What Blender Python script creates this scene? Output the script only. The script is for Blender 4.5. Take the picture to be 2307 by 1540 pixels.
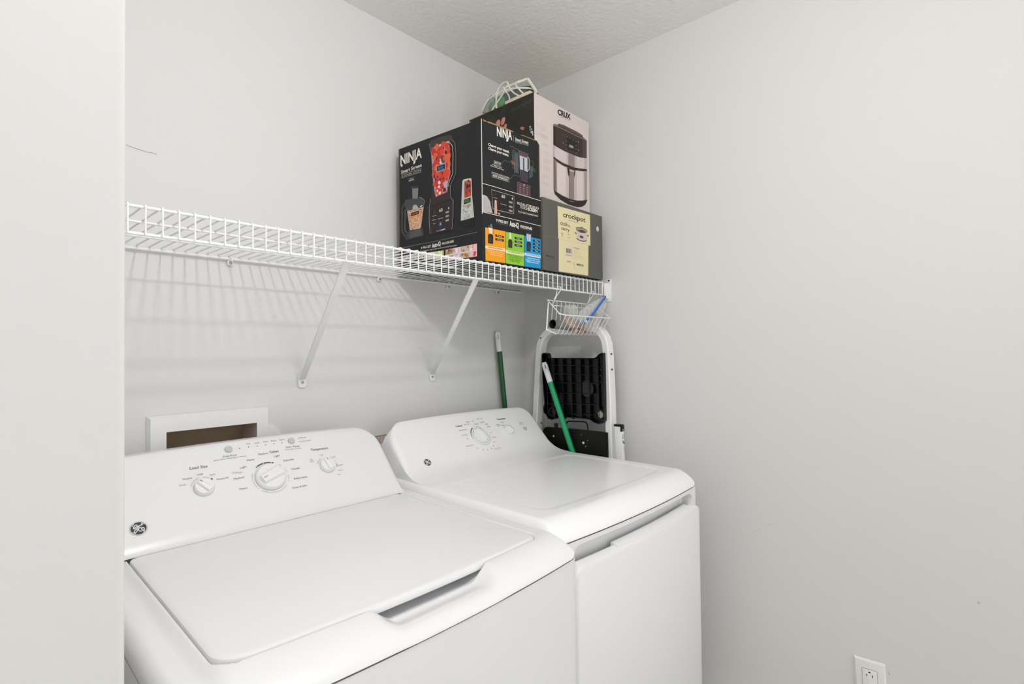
import bpy, bmesh, math, random
from mathutils import Vector, Matrix
random.seed(7)
for _o in list(bpy.data.objects):
    bpy.data.objects.remove(_o)
SC = bpy.context.scene
COL = SC.collection
PI = math.pi

# ------------------------------------------------------------------ camera
W, H = 2307.0, 1540.0
FPX, YAW, PITCH, ROLL = 1176.9067, 0.736821, 0.0164108, -0.0102556
CAM = Vector((-1.73, -1.493, 1.32))
FW = Vector((math.cos(PITCH) * math.cos(YAW), math.cos(PITCH) * math.sin(YAW), math.sin(PITCH)))
_r = Vector((math.sin(YAW), -math.cos(YAW), 0)); _u = _r.cross(FW)
RT = math.cos(ROLL) * _r + math.sin(ROLL) * _u
UP = -math.sin(ROLL) * _r + math.cos(ROLL) * _u
cam = bpy.data.cameras.new('camera'); camo = bpy.data.objects.new('camera', cam); COL.objects.link(camo)
cam.sensor_width = 36; cam.sensor_fit = 'HORIZONTAL'; cam.lens = FPX / W * 36; cam.clip_start = .02
camo.matrix_world = Matrix(((RT.x, UP.x, -FW.x, CAM.x), (RT.y, UP.y, -FW.y, CAM.y), (RT.z, UP.z, -FW.z, CAM.z), (0, 0, 0, 1)))
SC.camera = camo

# ------------------------------------------------------------------ light and exposure
world = bpy.data.worlds.new('world'); SC.world = world; world.use_nodes = True
bg = world.node_tree.nodes['Background']; bg.inputs[0].default_value = (.985, .992, 1.0, 1); bg.inputs[1].default_value = 2.3
def light(name, kind, loc, energy, col=(1, 1, 1), **k):
    l = bpy.data.lights.new(name, kind); l.energy = energy; l.color = col
    for a, b in k.items(): setattr(l, a, b)
    o = bpy.data.objects.new(name, l); COL.objects.link(o); o.location = loc
    return o
light('ceiling_lamp_light', 'POINT', (-1.32, -1.42, 2.24), 27, (1.0, .995, .987), shadow_soft_size=.035)
SC.view_settings.view_transform = 'Standard'; SC.view_settings.look = 'None'
SC.view_settings.exposure = -0.24; SC.view_settings.gamma = 1.0; SC.view_settings.use_curve_mapping = False
SC.cycles.max_bounces = 10; SC.cycles.diffuse_bounces = 6; SC.cycles.transparent_max_bounces = 16

# ------------------------------------------------------------------ measuring: a pixel of the photo -> a point on a plane of the room
def ray(u, v): return FW + RT * ((u - W / 2) / FPX) - UP * ((v - H / 2) / FPX)
def at(u, v, ax, val):
    d = ray(u, v); i = 'xyz'.index(ax); return CAM + d * ((val - CAM[i]) / d[i])

# ------------------------------------------------------------------ materials
def lin(c): return tuple(((x / 255) / 12.92 if x / 255 <= .04045 else ((x / 255 + .055) / 1.055) ** 2.4) for x in c)
MATS = {}
def mat(name, rgb, rough=.6, metal=0., coat=0., bump=None, alpha=1., spec=.5, var=None, trans=0.):
    if name in MATS: return MATS[name]
    m = bpy.data.materials.new(name); m.use_nodes = True; nt = m.node_tree; b = nt.nodes['Principled BSDF']
    c = lin(rgb) + (1,)
    b.inputs['Base Color'].default_value = c; b.inputs['Roughness'].default_value = rough; b.inputs['Metallic'].default_value = metal
    b.inputs['Specular IOR Level'].default_value = spec; b.inputs['Coat Weight'].default_value = coat; b.inputs['Coat Roughness'].default_value = .12
    b.inputs['Alpha'].default_value = alpha; b.inputs['Transmission Weight'].default_value = trans
    if var or bump: tc = nt.nodes.new('ShaderNodeTexCoord')
    if var:
        n = nt.nodes.new('ShaderNodeTexNoise'); n.inputs['Scale'].default_value = var[0]; n.inputs['Detail'].default_value = 3
        nt.links.new(tc.outputs['Object'], n.inputs['Vector'])
        r = nt.nodes.new('ShaderNodeValToRGB'); r.color_ramp.elements[0].color = lin(var[1]) + (1,); r.color_ramp.elements[1].color = c
        r.color_ramp.elements[0].position = .35; r.color_ramp.elements[1].position = .65
        nt.links.new(n.outputs['Fac'], r.inputs[0]); nt.links.new(r.outputs[0], b.inputs['Base Color'])
    if bump:
        n = nt.nodes.new('ShaderNodeTexNoise'); n.inputs['Scale'].default_value = bump[0]; n.inputs['Detail'].default_value = bump[3] if len(bump) > 3 else 4
        nt.links.new(tc.outputs['Object'], n.inputs['Vector'])
        bp = nt.nodes.new('ShaderNodeBump'); bp.inputs['Strength'].default_value = bump[1]; bp.inputs['Distance'].default_value = bump[2]
        nt.links.new(n.outputs['Fac'], bp.inputs['Height']); nt.links.new(bp.outputs[0], b.inputs['Normal'])
    MATS[name] = m
    return m
def ink(r, g, b, rough=.45): return mat('ink_%d_%d_%d' % (r, g, b), (r, g, b), rough, spec=.25)
WALL = mat('wall_paint', (221.5, 221.3, 220), .75, bump=(90, .12, .0015))
CEIL = mat('ceiling_paint', (240, 239, 237), .9, bump=(60, .9, .004, 6))
FLOOR = mat('floor_vinyl', (206, 200, 190), .5, var=(3, (190, 184, 174)))
ENAMEL = mat('white_enamel', (235, 235, 236), .26, coat=.1)
PLASTW = mat('white_plastic', (236, 236, 236), .35)
CABW = mat('cabinet_enamel', (237, 237, 238), .42)
WIRE = mat('white_vinyl_wire', (238, 238, 238), .4)
GAP = mat('dark_gap', (70, 70, 70), .8)
BLACKP = mat('black_plastic', (6, 6, 7), .3, spec=.35)
BLACKI = mat('black_card_print', (33, 35, 36), .5, spec=.25)
KRAFT = mat('kraft_cardboard', (168, 132, 88), .85, bump=(120, .3, .001))
DARKCARD = mat('dark_card_inside', (46, 44, 34), .7, var=(26, (30, 30, 22)))

# ------------------------------------------------------------------ mesh builder
class MB:
    def __init__(s): s.v = []; s.f = []; s.m = []; s.mats = []
    def mi(s, m):
        if m not in s.mats: s.mats.append(m)
        return s.mats.index(m)
    def add(s, vs, fs, m, T=None):
        b = len(s.v); k = s.mi(m)
        s.v += [(T @ Vector(p)) if T is not None else Vector(p) for p in vs]
        for f in fs: s.f.append([b + i for i in f]); s.m.append(k)
    def addbm(s, bm, m, T=None):
        bm.verts.ensure_lookup_table(); bm.verts.index_update()
        s.add([v.co.copy() for v in bm.verts], [[v.index for v in f.verts] for f in bm.faces], m, T); bm.free()
    def box(s, lo, hi, m, r=0, T=None, seg=2):
        bm = bmesh.new(); bmesh.ops.create_cube(bm, size=1)
        for v in bm.verts: v.co = Vector([lo[i] + (v.co[i] + .5) * (hi[i] - lo[i]) for i in range(3)])
        if r: bmesh.ops.bevel(bm, geom=bm.edges[:], offset=r, segments=seg, affect='EDGES', profile=.5)
        s.addbm(bm, m, T)
    def bar(s, a, b, w, t, m, wd, r=0):            # rectangular bar a->b, width w along wd, thickness t
        a, b = Vector(a), Vector(b); z = (b - a); L = z.length; z.normalize()
        x = Vector(wd); x = (x - z * x.dot(z)).normalized(); y = z.cross(x)
        T = Matrix(((x.x, y.x, z.x, a.x), (x.y, y.y, z.y, a.y), (x.z, y.z, z.z, a.z), (0, 0, 0, 1)))
        s.box((-w / 2, -t / 2, 0), (w / 2, t / 2, L), m, r, T)
    def tube(s, pts, r, m, n=8, closed=False, cap=True, flat=None):
        pts = [Vector(p) for p in pts]; N = len(pts); rings = []
        rr = r if isinstance(r, (list, tuple)) else [r] * N
        prev = None
        for i, p in enumerate(pts):
            a = pts[(i - 1) % N] if (closed or i > 0) else p; b = pts[(i + 1) % N] if (closed or i < N - 1) else p
            t = (b - a).normalized()
            if prev is None:
                h = Vector((0, 0, 1)) if abs(t.z) < .9 else Vector((1, 0, 0)); x = (h - t * h.dot(t)).normalized()
            else: x = (prev - t * prev.dot(t)).normalized()
            prev = x; y = t.cross(x)
            k = 1
            if 0 < i < N - 1 or closed:
                c = (p - a).normalized().dot((b - p).normalized()); k = 1 / max(.6, math.sqrt(max(0, (1 + c) / 2)))
            rings.append([p + (x * math.cos(2 * PI * j / n) + y * math.sin(2 * PI * j / n) * (flat or 1)) * rr[i] * k for j in range(n)])
        vs = [q for R_ in rings for q in R_]; fs = []
        for i in range(N if closed else N - 1):
            i2 = (i + 1) % N
            for j in range(n): fs.append([i * n + j, i * n + (j + 1) % n, i2 * n + (j + 1) % n, i2 * n + j])
        if cap and not closed: fs += [list(range(n))[::-1], [(N - 1) * n + j for j in range(n)]]
        s.add(vs, fs, m)
    def lathe(s, prof, m, T=None, n=32):            # prof = (radius, height) pairs, around z
        vs = [(r * math.cos(2 * PI * j / n), r * math.sin(2 * PI * j / n), h) for r, h in prof for j in range(n)]; fs = []
        for i in range(len(prof) - 1):
            for j in range(n): fs.append([i * n + j, i * n + (j + 1) % n, (i + 1) * n + (j + 1) % n, (i + 1) * n + j])
        fs += [list(range(n))[::-1], [(len(prof) - 1) * n + j for j in range(n)]]
        s.add(vs, fs, m, T)
    def loft(s, secs, m, cap=True, closed=False, T=None):
        n = len(secs[0]); vs = [p for q in secs for p in q]; fs = []
        for i in range(len(secs) - 1):
            for j in range(n if closed else n - 1): fs.append([i * n + j, i * n + (j + 1) % n, (i + 1) * n + (j + 1) % n, (i + 1) * n + j])
        if cap: fs += [list(range(n))[::-1], [(len(secs) - 1) * n + j for j in range(n)]]
        s.add(vs, fs, m, T)
    def prism(s, pts, off, m, T=None):              # polygon extruded by the vector off
        n = len(pts); off = Vector(off); pts = [Vector(p) for p in pts]
        s.add(pts + [p + off for p in pts], [list(range(n))[::-1], list(range(n, 2 * n))] + [[j, (j + 1) % n, n + (j + 1) % n, n + j] for j in range(n)], m, T)
    def obj(s, name, parent=None, smooth=35, label=None):
        me = bpy.data.meshes.new(name); off = parent_loc(parent)
        me.from_pydata([tuple(p - off) for p in s.v], [], s.f)
        for m in s.mats: me.materials.append(m)
        me.polygons.foreach_set('material_index', s.m)
        if smooth:
            me.polygons.foreach_set('use_smooth', [True] * len(me.polygons)); me.set_sharp_from_angle(angle=math.radians(smooth))
        me.update()
        bm = bmesh.new(); bm.from_mesh(me)
        if s.recalc: bmesh.ops.recalc_face_normals(bm, faces=bm.faces)
        bm.to_mesh(me); bm.free()
        o = bpy.data.objects.new(name, me); COL.objects.link(o)
        if parent: o.parent = parent
        if label: o['label'] = label
        return o
    recalc = True
def parent_loc(p):
    v = Vector((0, 0, 0))
    while p is not None: v = v + Vector(p.location); p = p.parent
    return v
def tag(o, label, cat, group=None, kind=None):
    o['label'] = label; o['category'] = cat
    if group: o['group'] = group
    if kind: o['kind'] = kind
    return o
def thing(name, label, cat, loc, group=None):
    o = bpy.data.objects.new(name, None); COL.objects.link(o); o.location = loc; o.empty_display_size = .05
    return tag(o, label, cat, group)
def struct(o): o['kind'] = 'structure'; return o

# ------------------------------------------------------------------ flat print on a face of a thing
TXT = {}
def glyphs(s, bold=0.0, sp=1.0):
    k = (s, bold, sp)
    if k not in TXT:
        c = bpy.data.curves.new('t', 'FONT'); c.body = s; c.size = 1; c.resolution_u = 2; c.offset = bold; c.space_character = sp
        o = bpy.data.objects.new('t', c); COL.objects.link(o); dg = bpy.context.evaluated_depsgraph_get()
        me = bpy.data.meshes.new_from_object(o.evaluated_get(dg))
        vs = [(v.co.x, v.co.y) for v in me.vertices]; fs = [list(p.vertices) for p in me.polygons]
        bpy.data.objects.remove(o); bpy.data.curves.remove(c); bpy.data.meshes.remove(me)
        TXT[k] = (vs, fs)
    return TXT[k]
class Face:
    """a plane of the room, seen by its point O and axes U (right), V (up), N (towards the viewer)"""
    def __init__(s, O, U, V, mb, lift=.0004):
        s.O = Vector(O); s.U = Vector(U).normalized(); V = Vector(V); s.V = (V - s.U * V.dot(s.U)).normalized(); s.N = s.U.cross(s.V).normalized()
        s.mb = mb; s.lift = lift
    def loc(s, p):                                  # where the line of sight through p meets the plane, in its own metres
        d = ray(*p); t = (s.O - CAM).dot(s.N) / d.dot(s.N); q = CAM + d * t - s.O
        return (q.dot(s.U), q.dot(s.V))
    def P(s, a, b, k=1): return s.O + s.U * a + s.V * b + s.N * (s.lift * k)
    def polyl(s, pts, m, k=1): s.mb.add([s.P(a, b, k) for a, b in pts], [list(range(len(pts)))], m)
    def poly(s, px, m, k=1): s.polyl([s.loc(p) for p in px], m, k)
    def line(s, px, w, m, k=1, closed=False):       # w in metres
        pts = [Vector(s.loc(p)) for p in px]
        s.linel(pts, w, m, k, closed)
    def linel(s, pts, w, m, k=1, closed=False):
        pts = [Vector(p) for p in pts]; N = len(pts); L = []; R_ = []
        for i, p in enumerate(pts):
            a = pts[(i - 1) % N] if (closed or i) else p; b = pts[(i + 1) % N] if (closed or i < N - 1) else p
            t = (b - a).normalized(); n = Vector((-t.y, t.x)); L.append(p + n * w / 2); R_.append(p - n * w / 2)
        vs = [s.P(q.x, q.y, k) for q in L + R_]
        s.mb.add(vs, [[i, (i + 1) % N, N + (i + 1) % N, N + i][::-1] for i in range(N if closed else N - 1)], m)
    def ell(s, c, rx, ry, m, k=1, n=18, rot=0):     # centre in px, radii in metres
        a, b = s.loc(c); s.elll((a, b), rx, ry, m, k, n, rot)
    def elll(s, c, rx, ry, m, k=1, n=18, rot=0):
        cr, sr = math.cos(rot), math.sin(rot)
        s.polyl([(c[0] + rx * math.cos(t) * cr - ry * math.sin(t) * sr, c[1] + rx * math.cos(t) * sr + ry * math.sin(t) * cr) for t in [2 * PI * i / n for i in range(n)]], m, k)
    def ring(s, c, r, w, m, k=1, a0=0, a1=2 * PI, n=32, loc=False):
        cx, cy = c if loc else s.loc(c)
        s.linel([(cx + r * math.cos(a0 + (a1 - a0) * i / n), cy + r * math.sin(a0 + (a1 - a0) * i / n)) for i in range(n + 1)], w, m, k)
    def text(s, t, p0, p1, hpx, m, k=2, bold=0.0, sp=1.0):
        """text from p0 to p1 along its baseline (px), capitals hpx tall"""
        vs, fs = glyphs(t, bold, sp); x0 = min(v[0] for v in vs); x1 = max(v[0] for v in vs)
        a = Vector(s.loc(p0)); b = Vector(s.loc(p1)); c = Vector(s.loc((p0[0], p0[1] - hpx))); h = (c - a).length
        ux = (b - a) / (x1 - x0); uy = Vector((0, h / .70))
        s.mb.add([s.P(*(a + ux * (x - x0) + uy * y), k) for x, y in vs], fs, m)

# ================================================================== THE ROOM
CZ = 2.438
HX0, HX1, HZ0, HZ1 = -1.354, -1.139, .985, 1.131      # opening of the water box in the back wall
w = MB()
for lo, hi in (((-3.4, 0, 0), (HX0, .12, CZ)), ((HX1, 0, 0), (.12, .12, CZ)), ((HX0, 0, 0), (HX1, .12, HZ0)), ((HX0, 0, HZ1), (HX1, .12, CZ))): w.box(lo, hi, WALL)
wall_back = struct(w.obj('wall_back'))
w = MB(); w.box((0, -3.6, 0), (.12, .0, CZ), WALL); wall_right = struct(w.obj('wall_right'))
w = MB(); w.box((-3.4, -1.22, 0), (-1.6752, -.001, CZ), WALL, .003); wall_left = struct(w.obj('wall_left'))
w = MB(); w.box((-3.52, -3.6, 0), (-3.4, -1.22, CZ), WALL); struct(w.obj('wall_side_added'))  # unseen wall added to cut the ambient light from the left
w = MB()
for lo, hi in (((-3.52, -3.72, 0), (-2.1, -3.6, CZ)), ((-.2, -3.72, 0), (.12, -3.6, CZ)), ((-2.1, -3.72, 2.15), (-.2, -3.6, CZ))): w.box(lo, hi, WALL)
struct(w.obj('wall_front_added'))  # unseen wall added behind the camera, its opening placed to steer ambient light
w = MB(); w.box((-3.4, -3.6, CZ), (.12, .12, CZ + .1), CEIL); struct(w.obj('ceiling'))
w = MB(); w.box((-3.4, -3.6, -.1), (.12, .12, 0), FLOOR); struct(w.obj('floor'))
w = MB(); w.box((-.014, -3.6, 0), (-.0005, -.001, .085), PLASTW, .003); struct(w.obj('baseboard_right'))
w = MB(); w.box((-1.62, -.014, 0), (-.015, -.0005, .085), PLASTW, .003); struct(w.obj('baseboard_back'))
# a hairline crack and a few scuffs in the paint
w = MB(); F = Face((0, 0, 0), (1, 0, 0), (0, 0, 1), w)
F.line([(284, 326), (296, 331), (308, 335), (318, 338), (330, 342), (342, 344), (353, 348)], .0016, ink(166, 164, 160))
tag(w.obj('wall_crack', None, 0), 'thin grey hairline crack in the paint of the back wall above the shelf', 'crack')
w = MB(); F = Face((0, 0, 0), (0, -1, 0), (0, 0, 1), w)
for p, a, b in (((1705, 1194), .002, .0012), ((1711, 1190.5), .0015, .0012), ((1734, 1181.7), .0022, .001), ((1740, 1180.5), .0024, .001), ((1748, 1180), .002, .001), ((1699, 1197), .002, .0008)):
    F.ell(p, a, b, ink(188, 186, 181))
tag(w.obj('scuff_mark', None, 0), 'row of small grey scuff marks on the right wall right of the dryer', 'scuff')
w = MB(); F.mb = w; F.line([(2002, 1513), (2003.5, 1517), (2005, 1520)], .0015, ink(160, 158, 152)); tag(w.obj('scuff_mark', None, 0), 'tiny dark scratch on the right wall touching the right side of the socket plate', 'scuff')
w = MB(); F.mb = w; F.ell((2205, 1357), .0035, .0035, ink(200, 199, 195)); tag(w.obj('scuff_mark', None, 0), 'faint round grey spot on the right wall far right of the socket', 'scuff')

# ceiling light fixture above the camera (out of the frame)
cl = thing('ceiling_light', 'round flush ceiling light base above the machines', 'ceiling light', (-1.32, -1.40, CZ))
w = MB(); w.lathe([(.0, -.001), (.14, -.001), (.14, -.02), (.11, -.035), (0, -.035)][::-1], PLASTW, Matrix.Translation((-1.32, -1.40, CZ)))
w.obj('base', cl)
w = MB(); w.lathe([(.012, 0), (.012, .16)], PLASTW, Matrix.Translation((-1.32, -1.40, CZ - .18)), 12); w.obj('stem', cl)

# ================================================================== WIRE SHELF
YF, ZR = -.419, 1.574
sh = thing('wire_shelf', 'long white ventilated wire shelf across the back wall above the machines', 'shelf', (-.8, -.2, ZR))
X0 = -1.6
w = MB()
n = 0; x = -1.514 - .0254 * 4
xs = []
while x < -.04: xs.append(x); x += .0254
xs.append(-.038)
for x in xs:
    zt = ZR + .0042
    w.tube([(x, -.004, ZR - .004), (x, -.0075, zt), (x, YF - .001, zt), (x, YF - .0045, zt - .002), (x, YF - .0052, zt - .006), (x, YF - .0052, 1.527 - .002)], .00165, WIRE, 6)
w.obj('wire_grid', sh)
for nm, y, z, r in (('front_rail', YF, ZR, .0030), ('front_rail', YF, 1.527, .0030), ('support_rod', -.294, ZR, .0025), ('support_rod', -.148, ZR, .0025), ('rear_rail', -.010, ZR - .003, .0036)):
    w = MB(); w.tube([(X0 - .015, y, z), (-.034, y, z)], r, WIRE, 10); w.obj(nm, sh)
for top, foot in (((-1.100, YF + .004, 1.528), (-1.008, -.006, 1.243)), ((-.690, YF + .004, 1.528), (-.522, -.006, 1.238))):
    w = MB(); w.bar(top, foot, .018, .006, WIRE, (1, 0, 0), .002);
    br = w.obj('brace', sh)
    w = MB(); fx, fz = foot[0], foot[2]
    pts = [(fx - .012, 0, fz + .012), (fx + .012, 0, fz + .012), (fx + .012, 0, fz - .018), (fx + .008, 0, fz - .024), (fx, 0, fz - .0255), (fx - .008, 0, fz - .024), (fx - .012, 0, fz - .018)]
    w.prism([(a, -.0005, c) for a, _, c in pts], (0, -.006, 0), WIRE); w.obj('foot_plate', br)
    w = MB(); w.lathe([(.0, 0), (.0042, 0), (.0038, .002), (.0015, .0026), (0, .0026)], mat('screw_steel', (170, 170, 168), .35, .6), Matrix.Translation((fx, -.0065, fz - .010)) @ Matrix.Rotation(PI / 2, 4, 'X'), 14); w.obj('screw', br)
for cx in (-1.206, -.745, -.446, -.18):
    w = MB(); w.box((cx - .007, -.012, ZR - .020), (cx + .007, -.0005, ZR - .007), WIRE, .002)
    w.box((cx - .005, -.017, ZR - .010), (cx + .005, -.002, ZR + .0015), WIRE, .002)
    w.lathe([(.0, 0), (.004, 0), (.004, .003), (0, .003)], mat('screw_steel', (170, 170, 168)), Matrix.Translation((cx, -.012, ZR - .014)) @ Matrix.Rotation(PI / 2, 4, 'X'), 12)
    w.obj('wall_clip', sh)
w = MB()
w.box((-.0045, YF - .021, 1.503), (-.0006, YF + .020, 1.589), WIRE, .0015)
w.box((-.034, YF - .010, 1.517), (-.003, YF - .0075, 1.572), WIRE, .001)
w.box((-.034, YF + .006, 1.517), (-.003, YF + .0085, 1.572), WIRE, .001)
w.box((-.034, YF - .010, 1.514), (-.003, YF + .0085, 1.5175), WIRE, .001)
w.lathe([(0, 0), (.003, 0), (.003, .002), (0, .002)], BLACKP, Matrix.Translation((-.0045, YF - .012, 1.583)) @ Matrix.Rotation(-PI / 2, 4, 'Y'), 10)
w.obj('end_bracket', sh)
# size tag hooked on the lip
w = MB(); F = Face((0, YF - .008, 0), (1, 0, 0), (0, 0, 1), w)
F.poly([(777, 566), (797, 570), (797, 576), (777, 572)], ink(235, 235, 235))
F.text('Max 70lbs', (778.5, 570), (795, 573.3), 2.6, ink(110, 110, 110)); F.text('per linear foot', (777.5, 573.2), (795.5, 576.6), 2.2, ink(120, 120, 120))
w.obj('load_tag', sh, 0, label='small printed load tag on the shelf lip')

# ================================================================== CARTONS ON THE SHELF
ZD = ZR + .0062                                        # top of the wires
# --- black blender carton
NFL, NFR, NBL, NBR = (-.660, -.410), (-.413, -.427), (-.6885, -.042), (-.424, -.070)
NZ0, NZ1 = ZD + .001, 2.000
bx = thing('appliance_carton', 'big black kitchen blender carton with fruit picture, leftmost on the shelf', 'box', (-.55, -.23, NZ0))
w = MB()
t = .004
def V3(p, z): return Vector((p[0], p[1], z))
lx = lambda p, q, k: (p[0] + (q[0] - p[0]) * k, p[1] + (q[1] - p[1]) * k)
# side walls as thin boards round an open top
def board(a, b, z0, z1, m, inner, thick=.004, chamf=0):
    a, b = Vector((a[0], a[1], 0)), Vector((b[0], b[1], 0)); d = (b - a).normalized(); nrm = Vector((-d.y, d.x, 0))
    L = (b - a).length
    pts = [a + Vector((0, 0, z0)), b + Vector((0, 0, z0)), b + Vector((0, 0, z1 - chamf)), b - d * chamf + Vector((0, 0, z1)), a + Vector((0, 0, z1))]
    inn = [p + nrm * thick for p in pts]
    w.add(pts, [[0, 1, 2, 3, 4]], m); w.add(inn, [[4, 3, 2, 1, 0]], inner)
    w.add(pts + inn, [[i, (i + 1) % 5, 5 + (i + 1) % 5, 5 + i][::-1] for i in (2, 3)], KRAFT); w.add(pts + inn, [[i, (i + 1) % 5, 5 + (i + 1) % 5, 5 + i][::-1] for i in (0, 1, 4)], BLACKI)
w.recalc = False
board(NFL, NFR, NZ0, NZ1, BLACKI, KRAFT, chamf=.012)
board(NFR, NBR, NZ0, NZ1 - .012, BLACKI, KRAFT)
board(NBR, NBL, NZ0, NZ1, BLACKI, KRAFT)
board(NBL, NFL, NZ0, NZ1, BLACKI, KRAFT)
w.add([V3(NFL, NZ0), V3(NFR, NZ0), V3(NBR, NZ0), V3(NBL, NZ0)], [[3, 2, 1, 0]], mat('carton_underside', (26, 26, 26), .7, spec=.2))
w.obj('body', bx, 0)
# worn white edge along the front corner + torn kraft edge on top
w = MB(); w.tube([V3(NFL, 1.72) + Vector((-.0006, -.0006, 0)), V3(NFL, 1.85) + Vector((-.0004, -.0008, 0)), V3(NFL, NZ1)], .0011, ink(225, 222, 212), 6)
w.obj('worn_edge', bx, label='worn white edge of the carton corner')
w = MB()
for k0, k1, dy, rr in ((.03, .52, 0, .0034), (.46, .80, .003, .0026), (.62, .96, -.001, .002)):
    a = lx(NFL, NFR, k0); b = lx(NFL, NFR, k1); seg = 9
    w.tube([V3(lx(a, b, i / seg), NZ1 - .0015) + Vector((0, .002 + dy + random.uniform(-.0008, .0008), random.uniform(-.001, .001))) for i in range(seg + 1)], [rr * random.uniform(.7, 1.15) for i in range(seg + 1)], KRAFT, 6)
w.obj('torn_edge', bx, label='torn brown cardboard edge')
# ---- print on the left side (faces the left)
w = MB(); w.recalc = False
F = Face(V3(NFL, NZ0), V3(NFL, 0) - V3(NBL, 0), (0, 0, 1), w, .00025)
WH = ink(232, 228, 218); GR = ink(150, 150, 148); RED = ink(206, 62, 48)
F.text('NINJA', (902.5, 372.5), (950.5, 354), 22, WH, bold=.028)
F.poly([(903, 371), (907, 370.5), (907.5, 373), (904.5, 377)], WH); F.poly([(932, 362), (936, 361), (935.5, 367), (932, 370.5)], WH)
F.text('Smart Screen', (904, 391.5), (950, 375), 7.5, WH, bold=.02)
F.line([(904.3, 393.5), (950, 379), (950, 387), (904.3, 401)], .0006, WH, 2, True); F.text('KITCHEN SYSTEM', (906, 399), (948.5, 385.6), 4, WH, sp=1.5)
F.line([(919.8, 402.3), (933.6, 398.5), (933.6, 406), (919.8, 410)], .0005, GR, 2, True)
F.text('WITH', (923, 405), (931, 402.7), 2.2, WH); F.text('Auto-iQ', (921, 408.3), (932.5, 405), 2.6, WH, bold=.02)
# tall pitcher full of fruit
GL = ink(96, 92, 92); BR = ink(58, 44, 46); LG = ink(176, 172, 170)
F.poly([(966, 325), (971, 317), (984, 311), (1008, 304), (1018, 304), (1019, 316), (1012, 318), (973, 337), (968, 336)], ink(66, 60, 58))
fr = [(970, 336), (982, 329), (1000, 321), (1012, 317), (1014, 350), (1013.5, 395), (1009, 412), (1008, 432), (982, 443.5), (979, 430), (976, 400), (974, 365)]
F.poly(fr, ink(196, 168, 176), 2)
frl = [Vector(F.loc(p)) for p in fr]
def inside(p, poly):
    c = False; j = len(poly) - 1
    for i in range(len(poly)):
        a, b = poly[i], poly[j]
        if (a.y > p.y) != (b.y > p.y) and p.x < (b.x - a.x) * (p.y - a.y) / (b.y - a.y) + a.x: c = not c
        j = i
    return c
def scatter(poly, cols, n, r0, r1, k, asp=1.4, shrink=.85):
    L = [Vector(F.loc(p)) for p in poly]; c = sum(L, Vector((0, 0))) / len(L)
    x0, x1 = min(p.x for p in L), max(p.x for p in L); y0, y1 = min(p.y for p in L), max(p.y for p in L); i = 0; tries = 0
    while i < n and tries < 5000:
        tries += 1; p = Vector((random.uniform(x0, x1), random.uniform(y0, y1))); r = random.uniform(r0, r1)
        if all(inside(p + Vector((math.cos(a), math.sin(a))) * r * shrink, L) for a in (0, 1.57, 3.14, 4.71)):
            F.elll(p, r, r * random.uniform(1, asp), random.choice(cols), k + i * .02, 12, random.uniform(0, 3)); i += 1
scatter(fr, [ink(206, 62, 48), ink(222, 84, 52), ink(190, 44, 40), ink(58, 44, 66), ink(90, 74, 100), ink(212, 70, 52), ink(226, 214, 214)], 60, .005, .009, 3)
scatter(fr, [RED, ink(216, 72, 52), ink(226, 98, 58), ink(196, 52, 44)], 46, .009, .0125, 4.4, 1.4, .6)
scatter(fr, [ink(52, 40, 60), ink(72, 56, 84), ink(226, 210, 214)], 26, .003, .0055, 5)
F.line([(968, 324), (972, 342), (977, 402), (976, 420)], .0012, LG, 6); F.line([(1018, 314), (1026, 323), (1028, 345), (1027.5, 392), (1018, 412), (1012, 428)], .0042, ink(92, 88, 84), 6)
F.line([(1013, 320), (1020, 329), (1021.5, 345), (1021, 390), (1013, 408), (1010, 420)], .0022, ink(196, 192, 188), 6.4)
F.poly([(984, 374), (1004.5, 367.5), (1004.5, 382), (984.5, 388.5)], ink(220, 190, 180), 7); F.poly([(985, 375), (1003.5, 369), (1003.5, 381), (985.5, 387)], ink(22, 26, 34), 8)
F.text('BLEND', (988, 380.5), (1001, 376.5), 3.4, ink(50, 150, 205), 9, .03); F.text('CRUSH', (988, 385), (1001, 381), 3, ink(50, 150, 205), 9, .03)
F.poly([(975, 419), (978, 421), (982, 444), (1007.5, 434), (1012, 412), (1015, 420), (1016, 447), (973, 464), (972, 447)], BR, 6)
F.poly([(969, 467), (973, 462), (1016, 446), (1021, 450), (1021.5, 500), (1019, 517), (970.5, 529), (968, 500)], ink(50, 38, 42), 6.2)
F.line([(971.5, 448), (968, 466), (967.8, 500), (970, 527)], .0014, LG, 7); F.line([(1015, 418), (1017, 446), (1022, 452), (1021.6, 490), (1019, 516)], .0014, LG, 7)
F.line([(972, 465), (1018, 449)], .002, ink(22, 18, 20), 7)
F.text('60', (990.5, 478), (998, 475.5), 7, WH, 8, .01); F.ring((979, 478), .003, .0007, ink(170, 60, 60), 8)
for a, b in (((975, 487.5), (984, 485)), ((975, 496.5), (984, 494)), ((976.5, 504.5), (982, 503)), ((988, 493.5), (1000, 490.5))): F.line([a, b], .0012, ink(205, 200, 198), 8)
for y in (478, 487, 496.5): F.poly([(1005, y - 1), (1012.5, y - 3.5), (1012.5, y + .5), (1005, y + 3)], ink(168, 160, 160), 8)
F.poly([(1011, 467), (1013, 466.5), (1013, 471), (1011, 471.5)], WH, 8)
F.ell((993.5, 504.5), .0058, .0058, ink(38, 62, 120), 8); F.ring((993.5, 504.5), .0062, .0006, ink(120, 150, 210), 9); F.ell((993.7, 504.5), .002, .0033, ink(170, 196, 236), 9)
F.text('TOUCH', (984, 522.5), (993.5, 520), 2.8, ink(190, 184, 182), 8); F.text('SCREEN', (994, 520), (1004, 517), 2.8, WH, 8, .02)
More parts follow.
